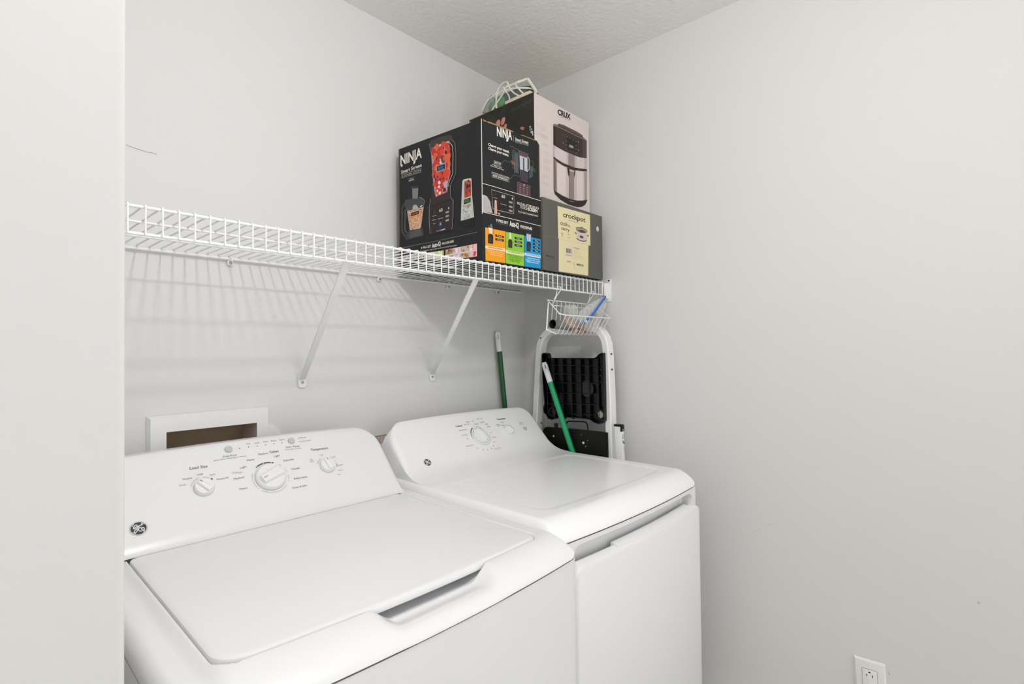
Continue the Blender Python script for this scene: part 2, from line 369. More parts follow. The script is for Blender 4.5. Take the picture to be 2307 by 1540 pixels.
# food processor
F.line([(925, 452), (914, 455), (906, 468), (906, 520), (912, 531)], .0075, ink(74, 76, 76), 2); F.line([(918, 470), (913, 474), (912.5, 518), (917, 524)], .0016, ink(166, 166, 160), 3)
F.poly([(929, 423), (931, 420), (943, 420.5), (941.5, 447), (929.5, 447.5)], ink(128, 130, 130), 3); F.poly([(926, 421), (944, 419), (943, 424), (928, 425)], ink(62, 64, 64), 3.5)
F.poly([(913, 450), (930, 447), (944, 447), (947, 443), (955, 449), (957.5, 453), (955, 462), (950, 470), (918, 475), (912, 465)], ink(70, 74, 74), 3)
F.line([(945, 444), (952, 447), (957.5, 452), (955, 463)], .0011, LG, 4); F.poly([(947, 464), (952, 462), (952, 464.5), (947.5, 467)], WH, 5)
bo = [(918, 475), (955, 466), (953, 480), (949, 512), (945, 517), (935, 519), (924, 518), (921, 495)]
F.poly(bo, ink(214, 172, 140), 4); scatter(bo, [ink(232, 204, 176), ink(196, 128, 90), ink(120, 72, 48), ink(226, 150, 96), ink(240, 226, 206), ink(92, 60, 44)], 110, .0010, .0019, 5)
F.line([(955.5, 464), (953, 482), (949, 513)], .0008, LG, 6); F.line([(918, 473), (921, 497), (924, 518)], .0008, LG, 6)
F.poly([(930, 474), (930.5, 466), (934, 461), (939, 461.5), (943, 467), (943.5, 472)], ink(176, 176, 172), 7)
F.poly([(926.5, 479), (946, 472.5), (946, 489.5), (927, 495)], ink(226, 190, 150), 8); F.poly([(927.2, 480), (945.2, 474.2), (945.2, 482), (927.5, 487.5)], ink(28, 22, 20), 9)
F.text('PROCESS', (930, 484.5), (943, 480.5), 3, ink(214, 130, 60), 9.5, .02); F.poly([(927.5, 489), (945.2, 483.5), (945.2, 488), (927.5, 493.5)], ink(226, 132, 38), 9); F.text('CHOP', (932, 491.6), (941, 489), 2.2, ink(250, 220, 180), 9.5, .02)
F.poly([(922, 519), (946, 515), (951, 508), (955, 520), (956, 531), (916, 541), (912, 533)], ink(64, 64, 66), 5); F.poly([(924, 522), (948, 516), (952, 529), (922, 537)], ink(84, 84, 86), 6); F.ell((937, 529), .0012, .0012, LG, 7)
# single serve cup
cp = [(1042, 408), (1045, 404), (1055, 402), (1062.5, 401.5), (1064, 440), (1068.5, 489), (1038.5, 497.5), (1040, 450)]
F.poly(cp, ink(196, 196, 190), 3)
c2 = [(1047, 409), (1056, 405), (1061, 408), (1061.5, 430), (1061.5, 441), (1047, 446), (1046.5, 425)]
F.poly(c2, ink(150, 66, 54), 4); scatter(c2, [RED, ink(226, 88, 66), ink(50, 56, 42), ink(30, 34, 34)], 16, .0025, .0045, 5)
c3 = [(1042, 466), (1063, 460), (1066.5, 488), (1041, 495)]
scatter(c3, [ink(232, 234, 228), ink(150, 152, 146), ink(214, 216, 208), ink(176, 180, 170)], 100, .0008, .0018, 4.5, 2)
scatter([(1043, 463), (1063, 457), (1064, 466), (1042, 472)], [ink(120, 76, 40), ink(160, 110, 70)], 12, .001, .002, 6)
F.poly([(1045, 449), (1062, 443), (1062, 456), (1045.5, 461.5)], ink(205, 210, 196), 7); F.poly([(1045.8, 450), (1061.3, 444.5), (1061.3, 455.3), (1046, 460.5)], ink(24, 30, 22), 8)
F.text('EXTRACT', (1047.5, 454.2), (1060, 450), 2.6, ink(110, 190, 80), 9, .02); F.text('NUTRIENT', (1047.5, 457.6), (1060, 453.6), 2.2, ink(110, 190, 80), 9, .02)
F.poly([(1039, 498), (1068.5, 490), (1067, 507), (1041, 514)], ink(30, 32, 32), 4)
F.line([(904, 558), (975, 544.5), (1075, 523)], .0009, GR, 3); F.line([(903.5, 560.5), (925, 555), (949, 548.5)], .0005, GR, 3)
F.text('9 PRE-SET', (949, 561), (971.5, 556.5), 4.6, WH, bold=.02, sp=1.1); F.text('Auto-iQ', (973.5, 558.4), (993, 552.3), 9.5, WH, bold=.035); F.text('PROGRAMS', (996, 551.6), (1022.5, 545.5), 4.8, WH, bold=.02, sp=1.1)
F.line([(950, 555.5), (971, 551)], .0004, GR); F.line([(996, 546), (1022, 540)], .0004, GR)
F.text('Timed programs unique to each vessel\'s pre-set Auto-iQ programs.', (947, 567.5), (1030, 553), 3, ink(205, 203, 198), bold=.01)
def photo(px, base, cols, n, k=3):
    F.poly(px, base, k); scatter(px, cols, n, .0025, .006, k + .3, 1.3, .9)
photo([(903, 577), (954, 570), (954, 583), (903, 585)], ink(190, 190, 184), [ink(150, 150, 144), ink(216, 214, 206)], 14)
photo([(955, 570), (984, 566), (984, 584), (955, 585)], ink(214, 212, 196), [ink(236, 232, 220), ink(190, 186, 150)], 10)
photo([(984, 566), (1000, 563.5), (1000, 584), (984, 585)], ink(206, 208, 120), [ink(226, 228, 150), ink(172, 180, 80), ink(240, 240, 214)], 8)
photo([(1004, 562.5), (1021, 559), (1021, 584), (1004, 585)], ink(196, 150, 130), [ink(150, 60, 44), ink(122, 150, 70), ink(120, 150, 66), ink(226, 170, 170)], 8)
photo([(1021, 559), (1039, 555.5), (1039, 583), (1021, 584)], ink(232, 206, 212), [ink(246, 232, 234), ink(214, 140, 160)], 12)
photo([(1039.6, 555.4), (1056.5, 552), (1056.5, 580), (1039.6, 582)], ink(196, 184, 176), [ink(214, 118, 40), ink(200, 104, 40), ink(226, 140, 70)], 8)
photo([(1057, 552), (1075, 548.5), (1075, 577), (1057, 580)], ink(234, 196, 196), [ink(222, 70, 60), ink(236, 120, 110), ink(246, 226, 226)], 8)
F.poly([(1004, 574), (1075, 562), (1075, 565), (1004, 578)], ink(220, 214, 208), 6)
for q in ((1050.5, 274), (1053.5, 275.5), (1056.5, 275), (1060, 274.5)): F.ell(q, .0007 + .0006 * (q[0] == 1056.5), .0028 if q[0] == 1056.5 else .0014, ink(200, 200, 190), 2, 8)
w.obj('side_print', bx, 0, label='printed pictures and lettering on the long side')
# ---- print on the front
w = MB(); w.recalc = False
F = Face(V3(NFL, NZ0), V3(NFR, 0) - V3(NFL, 0), (0, 0, 1), w, .00025)
F.text('NINJA', (1119.3, 305.5), (1153.5, 315), 20, WH, bold=.03); F.poly([(1141, 313), (1145.5, 314.5), (1144, 319), (1140.5, 317.5)], WH)
F.line([(1157, 304.5), (1157, 319)], .0006, WH); F.text('Smart Screen', (1160.5, 316), (1190, 324), 6.5, WH, bold=.02); F.text('KITCHEN SYSTEM', (1160.5, 321), (1190, 328.5), 4.5, GR, bold=.03, sp=1.1)
F.text('Change your vessel.', (1100, 327.5), (1147, 345), 6, WH, bold=.03); F.text('Change your menu.', (1100, 336.3), (1146, 352.6), 6, WH, bold=.03)
def rr(c, m, k=3, wd=.0006): F.line(c, wd, m, k, True)
rr([(1112, 361.5), (1129, 367), (1129, 374.5), (1112, 368.5)], WH); F.text('SNAP ON', (1113.5, 367), (1127.5, 371.7), 3.8, WH, bold=.02)
F.text('No Matter Cup or', (1109, 371.5), (1130, 379), 2.6, WH, bold=.01); F.text('Pitcher/Processor Bowl', (1105, 374), (1135, 384), 2.6, WH, bold=.01)
F.line([(1129, 369), (1136, 361), (1150, 366)], .0005, GR); F.text('Smart system, speeds and programs', (1107.5, 388.5), (1147, 401.5), 2.8, WH, bold=.01)
rr([(1107.5, 390.5), (1148, 403.5), (1147.5, 410.5), (1107.5, 398)], WH); F.text('ADJUST AUTOMATICALLY', (1109.5, 396.5), (1145.5, 408), 4, WH, bold=.02)
F.line([(1148, 404), (1158, 393.5), (1176, 399)], .0005, GR)
F.poly([(1153, 338), (1158, 336), (1162, 341), (1168, 343), (1168, 385), (1154, 380)], ink(60, 64, 66)); F.poly([(1160, 345), (1168, 347), (1168, 392), (1160, 388)], ink(84, 88, 90), 2)
F.line([(1148, 328), (1151, 331), (1155, 330), (1158, 334), (1166, 336)], .0007, GR, 3)
for q in ((1155, 350), (1159, 352), (1158, 370)): F.line([q, (q[0] + .5, q[1] + 22)], .0009, ink(130, 134, 132), 3)
F.poly([(1169, 338), (1190, 346), (1190, 357), (1171, 350)], ink(92, 68, 74), 3); F.poly([(1170, 350), (1188, 356), (1188, 387), (1171, 381)], ink(184, 188, 196), 3)
F.poly([(1178, 355), (1180.5, 356), (1181, 387), (1178, 385)], ink(70, 66, 74), 4); F.line([(1187.5, 353), (1191.5, 357), (1191.5, 381), (1187, 387)], .0017, WH, 5); F.line([(1167.5, 337), (1171, 350), (1171, 395)], .0009, LG, 4)
F.poly([(1170, 383), (1190, 390), (1189, 404), (1171, 397)], ink(64, 62, 72), 4); F.poly([(1173, 399), (1187, 403), (1189, 412), (1171, 407)], ink(74, 56, 62), 4)
for i in range(5): F.line([(1149 + i * 2.2, 361 + i), (1152.5 + i * 1.8, 366 + i), (1152 + i * 2, 369 + i)], .0009, ink(214, 140, 70), 5)
F.ring((1165.5, 371), .004, .0009, ink(60, 130, 180), 5); F.ring((1168, 372), .0035, .0007, ink(60, 130, 180), 5)
for q in ((1198, 381), (1201, 382), (1203.5, 384)): F.ring(q, .0045, .0007, ink(80, 150, 90), 5)
F.poly([(1192, 372), (1200, 375), (1200, 398), (1192, 402)], ink(70, 80, 88), 2); F.line([(1195, 362), (1201, 364), (1201, 378)], .0005, GR)
F.poly([(1165, 410), (1194, 419), (1194, 444), (1165, 434)], ink(84, 60, 66), 3); rr([(1165, 410), (1194, 419), (1194, 444), (1165, 434)], LG, 4)
for r_ in range(4):
    for c_ in range(3): F.line([(1169.5 + c_ * 8, 417 + r_ * 5 + c_ * 2.5), (1173 + c_ * 8, 418.2 + r_ * 5 + c_ * 2.5)], .0012, ink(196, 180, 182), 5)
F.ell((1180, 417), .0022, .0022, WH, 6)
F.line([(1086.5, 413), (1111, 420), (1165, 436.5), (1217.8, 452.3)], .0016, WH, 6)
F.poly([(1086.5, 414.5), (1218, 454), (1218, 509), (1086.5, 477)], ink(34, 34, 33), 1)
F.line([(1086.5, 477.3), (1150, 492.5), (1217.8, 509.2)], .0016, WH, 6)
rr([(1107, 427), (1158, 442.3), (1157, 481.5), (1138, 477.5), (1110, 470)], WH, 3, .0009)
F.poly([(1086.5, 438.5), (1091, 439), (1097, 442.5), (1103.5, 453), (1106.5, 469), (1109.6, 480.3), (1086.5, 476.5)], ink(176, 172, 172), 4)
F.line([(1090, 462), (1098, 468), (1106, 466)], .0005, ink(140, 136, 136), 5)
F.poly([(1113.5, 452), (1116, 450), (1118.5, 452), (1119.8, 483), (1113, 481.5)], ink(206, 160, 134), 5); F.ell((1116, 453), .0022, .003, ink(230, 212, 200), 6); F.ell((1124, 481.5), .0045, .0028, ink(206, 164, 142), 4)
F.text('60', (1129.3, 444.8), (1137.3, 447), 7, WH, 5, .01); F.ring((1116, 437), .0024, .0008, ink(176, 58, 48), 5)
F.poly([(1152.5, 445), (1154.8, 445.7), (1154.8, 450), (1152.5, 449.3)], WH, 5); F.line([(1111, 444.7), (1120, 447)], .0012, ink(170, 168, 166), 5); F.line([(1127, 458.7), (1140, 462.5)], .0012, ink(190, 188, 186), 5)
for y in (455, 465, 474): F.poly([(1146, y - 2.5), (1154, y - .5), (1154, y + 4), (1146, y + 1.8)], ink(150, 148, 148), 5)
F.text('DO IT ALL AT THE TAP OF A', (1165, 459.3), (1214, 472), 5, WH, bold=.02); F.text('TOUCH', (1170.7, 468.7), (1189, 473.8), 7.5, WH, sp=.95); F.text('SCREEN', (1189.5, 474), (1210.5, 479), 7.5, WH, bold=.03)
F.line([(1167, 472.5), (1213.6, 484.6)], .0005, WH); F.text('Easy to clean | Long-lasting | Intuitive', (1168, 477.6), (1212, 488.3), 3.4, WH, bold=.015); F.line([(1168, 480), (1213.6, 491.2)], .0005, WH)
F.text('9 PRE-SET', (1117.6, 498.6), (1144.5, 505.3), 6, WH, bold=.02); F.text('Auto-iQ', (1148, 508.2), (1168.5, 513.3), 11.5, WH, bold=.035); F.text('PROGRAMS', (1172.3, 512.6), (1198.6, 518.5), 6, WH, bold=.02)
F.line([(1117.6, 493), (1144, 499)], .0004, GR); F.line([(1117.6, 501), (1144, 508)], .0004, GR); F.line([(1172.3, 506.5), (1198.6, 512.3)], .0004, GR); F.line([(1172.3, 514.5), (1198.6, 521)], .0004, GR)
OR, GN, BL_ = ink(236, 156, 28), ink(138, 196, 58), ink(18, 148, 204)
F.poly([(1093, 512), (1138.3, 521), (1138.3, 592.5), (1093.6, 586.6)], OR, 2); F.poly([(1139.3, 521.8), (1180, 529.8), (1180, 599.3), (1139.3, 592.8)], GN, 2); F.poly([(1181, 530.4), (1217.8, 539), (1218, 604.6), (1181, 599.6)], BL_, 2)
F.poly([(1093, 552.6), (1138.3, 560), (1138.3, 566.8), (1093, 558.8)], ink(246, 216, 172), 3); F.poly([(1139.3, 562.5), (1180, 570), (1180, 577), (1139.3, 569.5)], ink(220, 232, 170), 3); F.poly([(1181, 568.5), (1217.8, 574.8), (1217.8, 581.6), (1181, 574.8)], ink(196, 224, 240), 3)
F.text('PRECISION PROCESSING', (1100, 557.8), (1133, 563.6), 3, ink(120, 80, 30), 4, .01); F.text('HIGH SPEED BLENDER CUP', (1144, 567.3), (1177, 573.3), 3, ink(70, 100, 30), 4, .01); F.text('TOTAL CRUSHING PITCHER', (1185, 573), (1216, 578.6), 3, ink(30, 90, 130), 4, .01)
for i, (a, b) in enumerate((((1098, 564.5), (1135, 571.5)), ((1101, 569), (1133, 575)), ((1104, 573.5), (1131, 578.4)))): F.text(('Bowl pushes food', 'down into the path of', 'the blades every time')[i], a, b, 3.2, ink(252, 222, 170), 4)
for i, (a, b) in enumerate((((1143, 574.6), (1177, 581)), ((1146, 579.3), (1175, 584.4)), ((1145, 583.8), (1174, 589)), ((1150, 588.3), (1170, 592)))): F.text(('Extract nutrients from', 'whole fruits and', 'vegetables with blades', 'made to chop'), a, b, 3.2, ink(70, 110, 30), 4) if 0 else F.text(('Extract nutrients from', 'whole fruits and', 'vegetables with blades', 'made to chop')[i], a, b, 3.2, ink(70, 110, 30), 4)
for i, (a, b) in enumerate((((1187, 581.6), (1214, 586)), ((1184, 585.7), (1216, 590.8)), ((1186, 590), (1213, 594.4)))): F.text(('Crushes through ice and', 'frozen fruit for smooth', 'results every time')[i], a, b, 3.2, ink(225, 240, 250), 4, .01)
def pill(a, b, t):
    F.line([a, b], .0062, ink(26, 24, 24), 4); F.text(t, (a[0] + 4, a[1] + 1.8), (b[0] - 3.5, b[1] + 1.2), 2.6, ink(226, 222, 214), 5, .01)
pill((1115.5, 530), (1134.5, 534), 'PUREE'); pill((1115.5, 538.5), (1134.5, 542), 'CHOP')
for y, t in ((537, 'EXTRACT'), (545, 'SMOOTHIE'), (553, 'FROZEN DRINK')): pill((1159, y - 1.5), (1175.5, y + 1.8), t)
for y, t in ((543, 'SMOOTHIE'), (550.5, 'ICE CREAM'), (558, 'PUREE'), (565.5, 'FROZEN DRINK')): pill((1200.5, y - 1.6), (1215.5, y + 1.6), t)
F.poly([(1099, 529), (1102, 526), (1108, 527.5), (1111, 532), (1110.5, 549.5), (1099, 547.5)], ink(44, 42, 46), 4); F.poly([(1100, 512), (1109.5, 514), (1108, 527), (1102, 526)], ink(226, 212, 196), 4); F.poly([(1104.5, 504), (1108, 505), (1109, 513), (1104.5, 512)], ink(120, 120, 122), 4); F.line([(1099, 511), (1104, 508)], .0008, GR, 5); F.line([(1110, 510), (1112, 515), (1111.5, 528)], .0011, ink(60, 60, 62), 5)
F.poly([(1144.5, 542), (1147.5, 538), (1151.5, 539), (1154, 544.5), (1153.5, 559), (1144.5, 557)], ink(58, 46, 50), 4); F.poly([(1147, 523), (1150.5, 524), (1152, 539), (1146.5, 538)], ink(214, 226, 180), 4)
F.poly([(1186, 548), (1188, 543.5), (1193, 544.5), (1196, 549.5), (1194.5, 566.5), (1186, 564.5)], ink(40, 44, 60), 4); F.poly([(1185, 525.5), (1196, 528), (1194.5, 544.5), (1187.5, 543)], ink(196, 196, 208), 4); F.line([(1190.5, 528), (1190.5, 543)], .0009, ink(120, 110, 124), 5); F.poly([(1184.5, 523), (1198.5, 526), (1198, 529), (1185, 526.5)], ink(60, 64, 70), 5)
for q in ((1104.5, 538), (1149, 549), (1190.5, 556)):
    for i in range(3): F.line([(q[0] - 3, q[1] + i * 3 - 1), (q[0] + 2.5, q[1] + i * 3)], .0004, ink(120, 104, 108), 5)
w.obj('front_print', bx, 0, label='printed pictures, lettering and colour panels on the front')
# pinkish things in the open carton
w = MB()
for c, r in ((at(1121, 276, 'y', -.392), .013), (at(1133, 268, 'y', -.385), .011), (at(1137, 281, 'y', -.392), .009)):
    bm = bmesh.new(); bmesh.ops.create_icosphere(bm, subdivisions=2, radius=1)
    for v in bm.verts: v.co = Vector((v.co.x * r * .6, v.co.y * r * .6, v.co.z * r * 1.5)) + Vector((v.co.z * .006, 0, 0)) + c - Vector((0, 0, .008)) + Vector([random.uniform(-.001, .001)] * 3)
    w.addbm(bm, mat('dusty_pink', (170, 112, 98), .8))
w.box((at(1124, 290, 'y', -.39).x - .018, -.398, 1.93), (at(1124, 290, 'y', -.39).x + .03, -.37, NZ1 - .01), mat('dusty_pink', (170, 112, 98)), .004)
tag(w.obj('bundled_cloth'), 'dusty pink bundle poking out of the open top of the black blender carton', 'cloth')

# --- slow cooker carton
CX0, CX1, CYF, CYB, CZ1 = -.408, -.052, -.434, -.035, 1.8195
OL = mat('olive_card', (88, 88, 81), .6); OLD = mat('olive_card_edge', (112, 110, 98), .7)
bx2 = thing('appliance_carton', 'olive grey slow cooker carton with cream label, resting on the shelf under the tall carton', 'box', (-.23, -.23, ZD))
w = MB(); w.box((CX0, CYF, ZD + .0014), (CX1, CYB, CZ1), OL, .0015); w.box((CX0 + .003, CYF + .003, ZD + .001), (CX1 - .003, CYB - .003, ZD + .003), mat('carton_underside', (26, 26, 26))); w.obj('body', bx2)
w = MB(); w.recalc = False; F = Face((CX0, CYF, ZD), (1, 0, 0), (0, 0, 1), w, .0003)
F.line([(1221, 529.5), (1257, 537), (1330, 553), (1359.5, 559)], .001, OLD)
CR, TX, TX2 = ink(226, 214, 172), ink(52, 48, 38), ink(128, 118, 90)
def zig(a, b, n, d):
    return [(a[0] + (b[0] - a[0]) * i / n, a[1] + (b[1] - a[1]) * i / n + (d if i % 2 else 0)) for i in range(n + 1)]
F.poly(zig((1255.7, 463), (1329, 483.5), 40, 1.2) + [(1330, 553.3), (1257.5, 537.3)], CR, 2)
F.poly([(1258.7, 537.5), (1325.7, 552.5)] + zig((1325, 621.5), (1258.4, 611.5), 40, -1.2), CR, 2)
F.line([(1257.5, 537.3), (1330, 553.3)], .0005, ink(190, 178, 136), 3)
F.text('crockpot', (1268.3, 488), (1318.5, 500.8), 11.5, TX, 3, .012, .95)
F.text('slow cooker', (1281, 496.7), (1300, 502), 3, TX2, 3)
F.text('cook', (1262.3, 506.3), (1279, 510.6), 10, TX, 3, 0, .92); F.text('&', (1280, 511), (1284, 512), 6, TX2, 3); F.text('carry', (1264, 516.8), (1282.5, 522), 8.5, TX, 3, 0, .92)
F.text('4qt', (1263.5, 527.3), (1268.5, 528.8), 5, TX2, 3); F.text('size', (1264, 532), (1268, 533), 2.2, TX2, 3); F.text('7+', (1279, 530.3), (1283, 531.5), 5, TX2, 3); F.text('serves', (1278, 535), (1284.5, 536.5), 2.2, TX2, 3)
F.line([(1290, 507), (1291, 543)], .0003, ink(190, 178, 136), 3)
F.poly([(1298.5, 519), (1323, 526), (1322, 540), (1319.5, 543.5), (1310, 543), (1299.5, 538)], ink(206, 196, 190), 3)
F.line([(1297, 514), (1299, 518), (1307, 523), (1318, 524.5), (1322.5, 521), (1321, 518.5), (1312, 513.5), (1300, 512.5), (1297, 514)], .0018, ink(50, 46, 38), 5); F.poly([(1298, 514.5), (1304, 513), (1314, 515.5), (1321.5, 520), (1319, 523), (1309, 522.5), (1301, 519)], ink(168, 152, 130), 4); F.poly([(1301, 518), (1310, 517.5), (1318, 521), (1317, 523.5), (1308, 522.5)], ink(92, 66, 52), 4.5)
F.line([(1307.5, 514.5), (1308.5, 510.5), (1311, 510.5), (1311.5, 515.5)], .0013, ink(90, 84, 60), 5); F.line([(1294, 523), (1298, 526.5)], .003, ink(44, 42, 34), 5); F.line([(1322.5, 530), (1325.5, 532)], .0035, ink(44, 42, 34), 5)
F.poly([(1305.5, 530), (1313, 532), (1313.3, 537.5), (1305.8, 535)], ink(84, 78, 74), 5); F.line([(1298, 537), (1305, 541), (1313, 543.5), (1321, 542.5)], .0024, ink(50, 46, 38), 5)
F.poly([(1274, 555), (1290, 558.5), (1289, 579.5), (1273, 577)], ink(222, 208, 190), 3)
for i in range(11): a = 1275.3 + i * 1.08; F.poly([(a, 558.7 + i * .25), (a + .5 + .4 * (i % 3 == 0), 558.8 + i * .25), (a + .5 + .4 * (i % 3 == 0), 569 + i * .2), (a, 568.9 + i * .2)], ink(98, 90, 84), 4)
F.text('0 48894 06834', (1273.5, 574.6), (1287.5, 577.5), 2.4, TX2, 4)
F.text('crockpot', (1291.5, 559), (1305, 562), 4, TX2, 3)
for i, y in enumerate((563, 566, 569.5, 572.5, 575.5, 578.5, 582)): F.line([(1291, y + .5), (1300 + (i * 37 % 17), y + 3 + (i * 37 % 17) * .1)], .0004, ink(170, 158, 120), 3)
F.text('44-86', (1276, 590), (1285, 591.5), 4, TX2, 3); F.ring((1293.3, 594.5), .0042, .0008, ink(110, 104, 76), 3); F.ring((1293.3, 601.5), .0028, .0005, ink(170, 158, 120), 3); F.text('MADE IN CN', (1299, 597.5), (1314, 600.3), 4.5, TX, 3, .03)
F.ell((1346, 515.5), .0085, .0095, ink(206, 206, 204), 2)
F.text('MODEL', (1230, 577), (1250, 582), 4, ink(74, 72, 66), 2, .02)
w.obj('front_print', bx2, 0, label='cream paper label with dark lettering')

# --- air fryer carton
AX0, AX1, AYF, AYB, AZ1 = -.3685, -.0385, -.370, -.05, 2.1975
bx3 = thing('appliance_carton', 'tall pale pink air fryer carton standing on the slow cooker carton in the corner', 'box', (-.2, -.2, CZ1))
PK = mat('pale_pink_card', (220, 207, 203), .5); w = MB(); w.recalc = False
z0 = CZ1 + .0008
c = [(AX0, AYF), (AX1, AYF), (AX1, AYB), (AX0, AYB)]
w.add([V3(p, z0) for p in c] + [V3(p, AZ1) for p in c], [[0, 1, 5, 4]], PK); w.add([V3(p, z0) for p in c] + [V3(p, AZ1) for p in c], [[3, 0, 4, 7]], DARKCARD)
w.add([V3(p, z0) for p in c] + [V3(p, AZ1) for p in c], [[1, 2, 6, 5], [2, 3, 7, 6]], PK); w.add([V3(p, z0) for p in c] + [V3(p, AZ1) for p in c], [[3, 2, 1, 0], [4, 5, 6, 7]], KRAFT)
w.obj('body', bx3, 0)
w = MB(); w.tube([(AX0 - .0003, AYF, AZ1), (AX0 - .0003, AYB, AZ1)], .0014, mat('kraft_dark', (120, 100, 66), .85), 6); w.obj('worn_edge', bx3, label='brown worn top edge')
w = MB(); w.recalc = False; F = Face((AX0, AYF, z0), (1, 0, 0), (0, 0, 1), w, .0003)
DK, SV, PT = ink(62, 50, 46), ink(196, 184, 182), ink(196, 176, 172)
F.text('CRUX', (1256.3, 257.3), (1285, 269.5), 12, ink(26, 22, 22), 3, .035)
F.text('KITCHEN ESSENTIALS', (1257, 261.5), (1284, 273), 2, PT, 2)
F.poly([(1246.3, 281), (1248, 278.5), (1256, 281), (1312, 308), (1321.5, 316), (1321.5, 356.5), (1308, 354.8), (1292.4, 349.5), (1269, 339.5), (1252, 329.5), (1246.3, 325.4)], DK, 2)
F.poly([(1246.3, 281), (1248, 278.5), (1262, 284), (1300, 303), (1320, 315), (1321.5, 318), (1300, 308), (1262, 289), (1247, 284)], ink(128, 112, 104), 3)
F.poly([(1256.5, 280), (1258.5, 278.5), (1270, 282), (1298, 296), (1311.5, 304.5), (1312.5, 308.5), (1308, 309.5), (1290, 301), (1258, 284.5)], ink(84, 70, 64), 4); F.line([(1259, 280.5), (1280, 289), (1310, 306)], .0008, ink(150, 136, 126), 5); F.line([(1258, 284), (1285, 297), (1309, 309.5)], .0008, ink(44, 34, 30), 5)
F.poly([(1276, 306), (1300, 317), (1300, 343), (1276, 336)], ink(40, 36, 32), 3)
F.poly([(1246.3, 326), (1252, 330), (1269, 340), (1292.4, 350), (1308, 355.2), (1321.5, 357), (1321.5, 380.5), (1308, 379.5), (1292.4, 376.5), (1269, 367.5), (1255, 359), (1246.3, 351)], SV, 2)
F.poly([(1280, 345), (1294, 350.5), (1294, 377), (1280, 372)], ink(150, 136, 132), 3); F.poly([(1246.3, 352), (1255, 359), (1269, 368), (1292.4, 377), (1308, 380), (1321.5, 381), (1321.5, 386), (1308, 385), (1292.4, 382.5), (1269, 373.5), (1255, 364.5), (1246.3, 356)], ink(52, 44, 36), 4)
F.poly([(1246.5, 357), (1255, 365.5), (1269, 374.5), (1292.4, 383.5), (1308, 386), (1321.8, 387), (1321.8, 449), (1312, 451.5), (1300, 451.5), (1282, 447), (1265, 439.5), (1252, 431), (1246.8, 424.7)], ink(206, 192, 188), 2)
F.poly([(1255, 365.5), (1274, 377), (1274, 443.5), (1255, 433)], ink(222, 210, 207), 2.6); F.poly([(1299, 385), (1313, 386.5), (1313, 451), (1299, 451.5)], ink(222, 210, 207), 2.6)
F.poly([(1251, 361), (1254, 364.5), (1255, 433), (1252, 430)], ink(164, 148, 142), 2.8)
F.poly([(1250, 329), (1276, 343), (1276, 369.5), (1250, 355)], ink(214, 203, 202), 2.6); F.poly([(1299, 353), (1316, 356.5), (1316, 380), (1299, 378)], ink(214, 203, 202), 2.6)
F.poly([(1246.3, 284), (1252, 287), (1252, 329.5), (1246.3, 325.4)], ink(46, 36, 32), 2.6); F.poly([(1312, 314), (1321.5, 319), (1321.5, 356), (1312, 355)], ink(84, 68, 64), 2.6)
F.poly([(1246.5, 357), (1251, 361), (1252, 430), (1246.8, 424.7)], ink(120, 104, 98), 3); F.poly([(1316, 387), (1321.8, 387), (1321.8, 449), (1317, 450.5)], ink(168, 152, 146), 3)
F.poly([(1277.5, 377.5), (1295.5, 384), (1294.5, 394), (1293, 400), (1281, 397), (1279, 392)], ink(40, 32, 28), 5); F.poly([(1282, 381), (1292.5, 384.5), (1292.5, 450.5), (1281.5, 447.5)], ink(146, 132, 128), 6); F.poly([(1282, 381), (1292.5, 384.5), (1292.5, 388), (1282, 385)], ink(206, 196, 190), 7); F.line([(1281.8, 384), (1281.5, 447)], .0009, ink(90, 76, 70), 7)
F.poly([(1246.8, 425), (1252, 431.3), (1265, 440), (1282, 447.5), (1300, 452), (1312, 452), (1321.8, 449.5), (1322.3, 452.5), (1318, 461), (1310, 466), (1300, 466.5), (1281, 461), (1262, 449.5), (1250, 437.5)], ink(48, 40, 34), 4); F.line([(1282, 452.5), (1291.5, 454.8)], .0011, ink(200, 190, 180), 6)
F.text('380', (1281.6, 331.3), (1291.3, 335), 6, WH, 5, .005)
for a in [(1275, 307.5), (1282, 311), (1289, 315), (1296, 318)]: F.line([a, (a[0] + 3, a[1] + 1.3)], .0009, ink(190, 180, 170), 5)
F.line([(1266.5, 304), (1270, 305.3)], .0009, ink(120, 104, 96), 5)
for a in [(1275, 318), (1275.5, 326.5), (1275.5, 335.7), (1297, 327.3), (1297, 336), (1297, 345.5)]: F.ell(a, .0014, .0014, ink(206, 198, 190), 5, 8)
for a in [(1268.6, 322), (1302.5, 320), (1302.5, 338.5)]: F.ell(a, .0026, .0035, ink(150, 128, 120), 5, 10)
for i, (y, n_) in enumerate(((283, 3), (301, 3), (322, 2), (339, 2), (356, 3), (373, 3), (392, 2), (409, 2))):
    x0_ = 1216 if i < 2 else 1221
    for j in range(n_): F.line([(x0_ + 1, y + j * 3.4), (x0_ + 13 + (i * 5 + j * 7) % 7, y + j * 3.4 + 6)], .0006, ink(186, 164, 160), 2)
    if i < 2: F.ring((1212, y - 1), .004, .0005, ink(186, 164, 160), 2)
w.obj('front_print', bx3, 0, label='printed air fryer picture and lettering')
w = MB(); w.recalc = False; F = Face((AX0, AYF, z0), (0, -1, 0), (0, 0, 1), w, .0004)
F.poly([(1194, 287), (1196, 284), (1199, 290), (1201.5, 299), (1201.5, 304), (1196, 299)], ink(120, 124, 122)); scatter([(1192, 284), (1197, 283), (1202, 296), (1202, 306), (1195, 300)], [ink(226, 232, 236), ink(60, 64, 62)], 30, .001, .0022, 3)
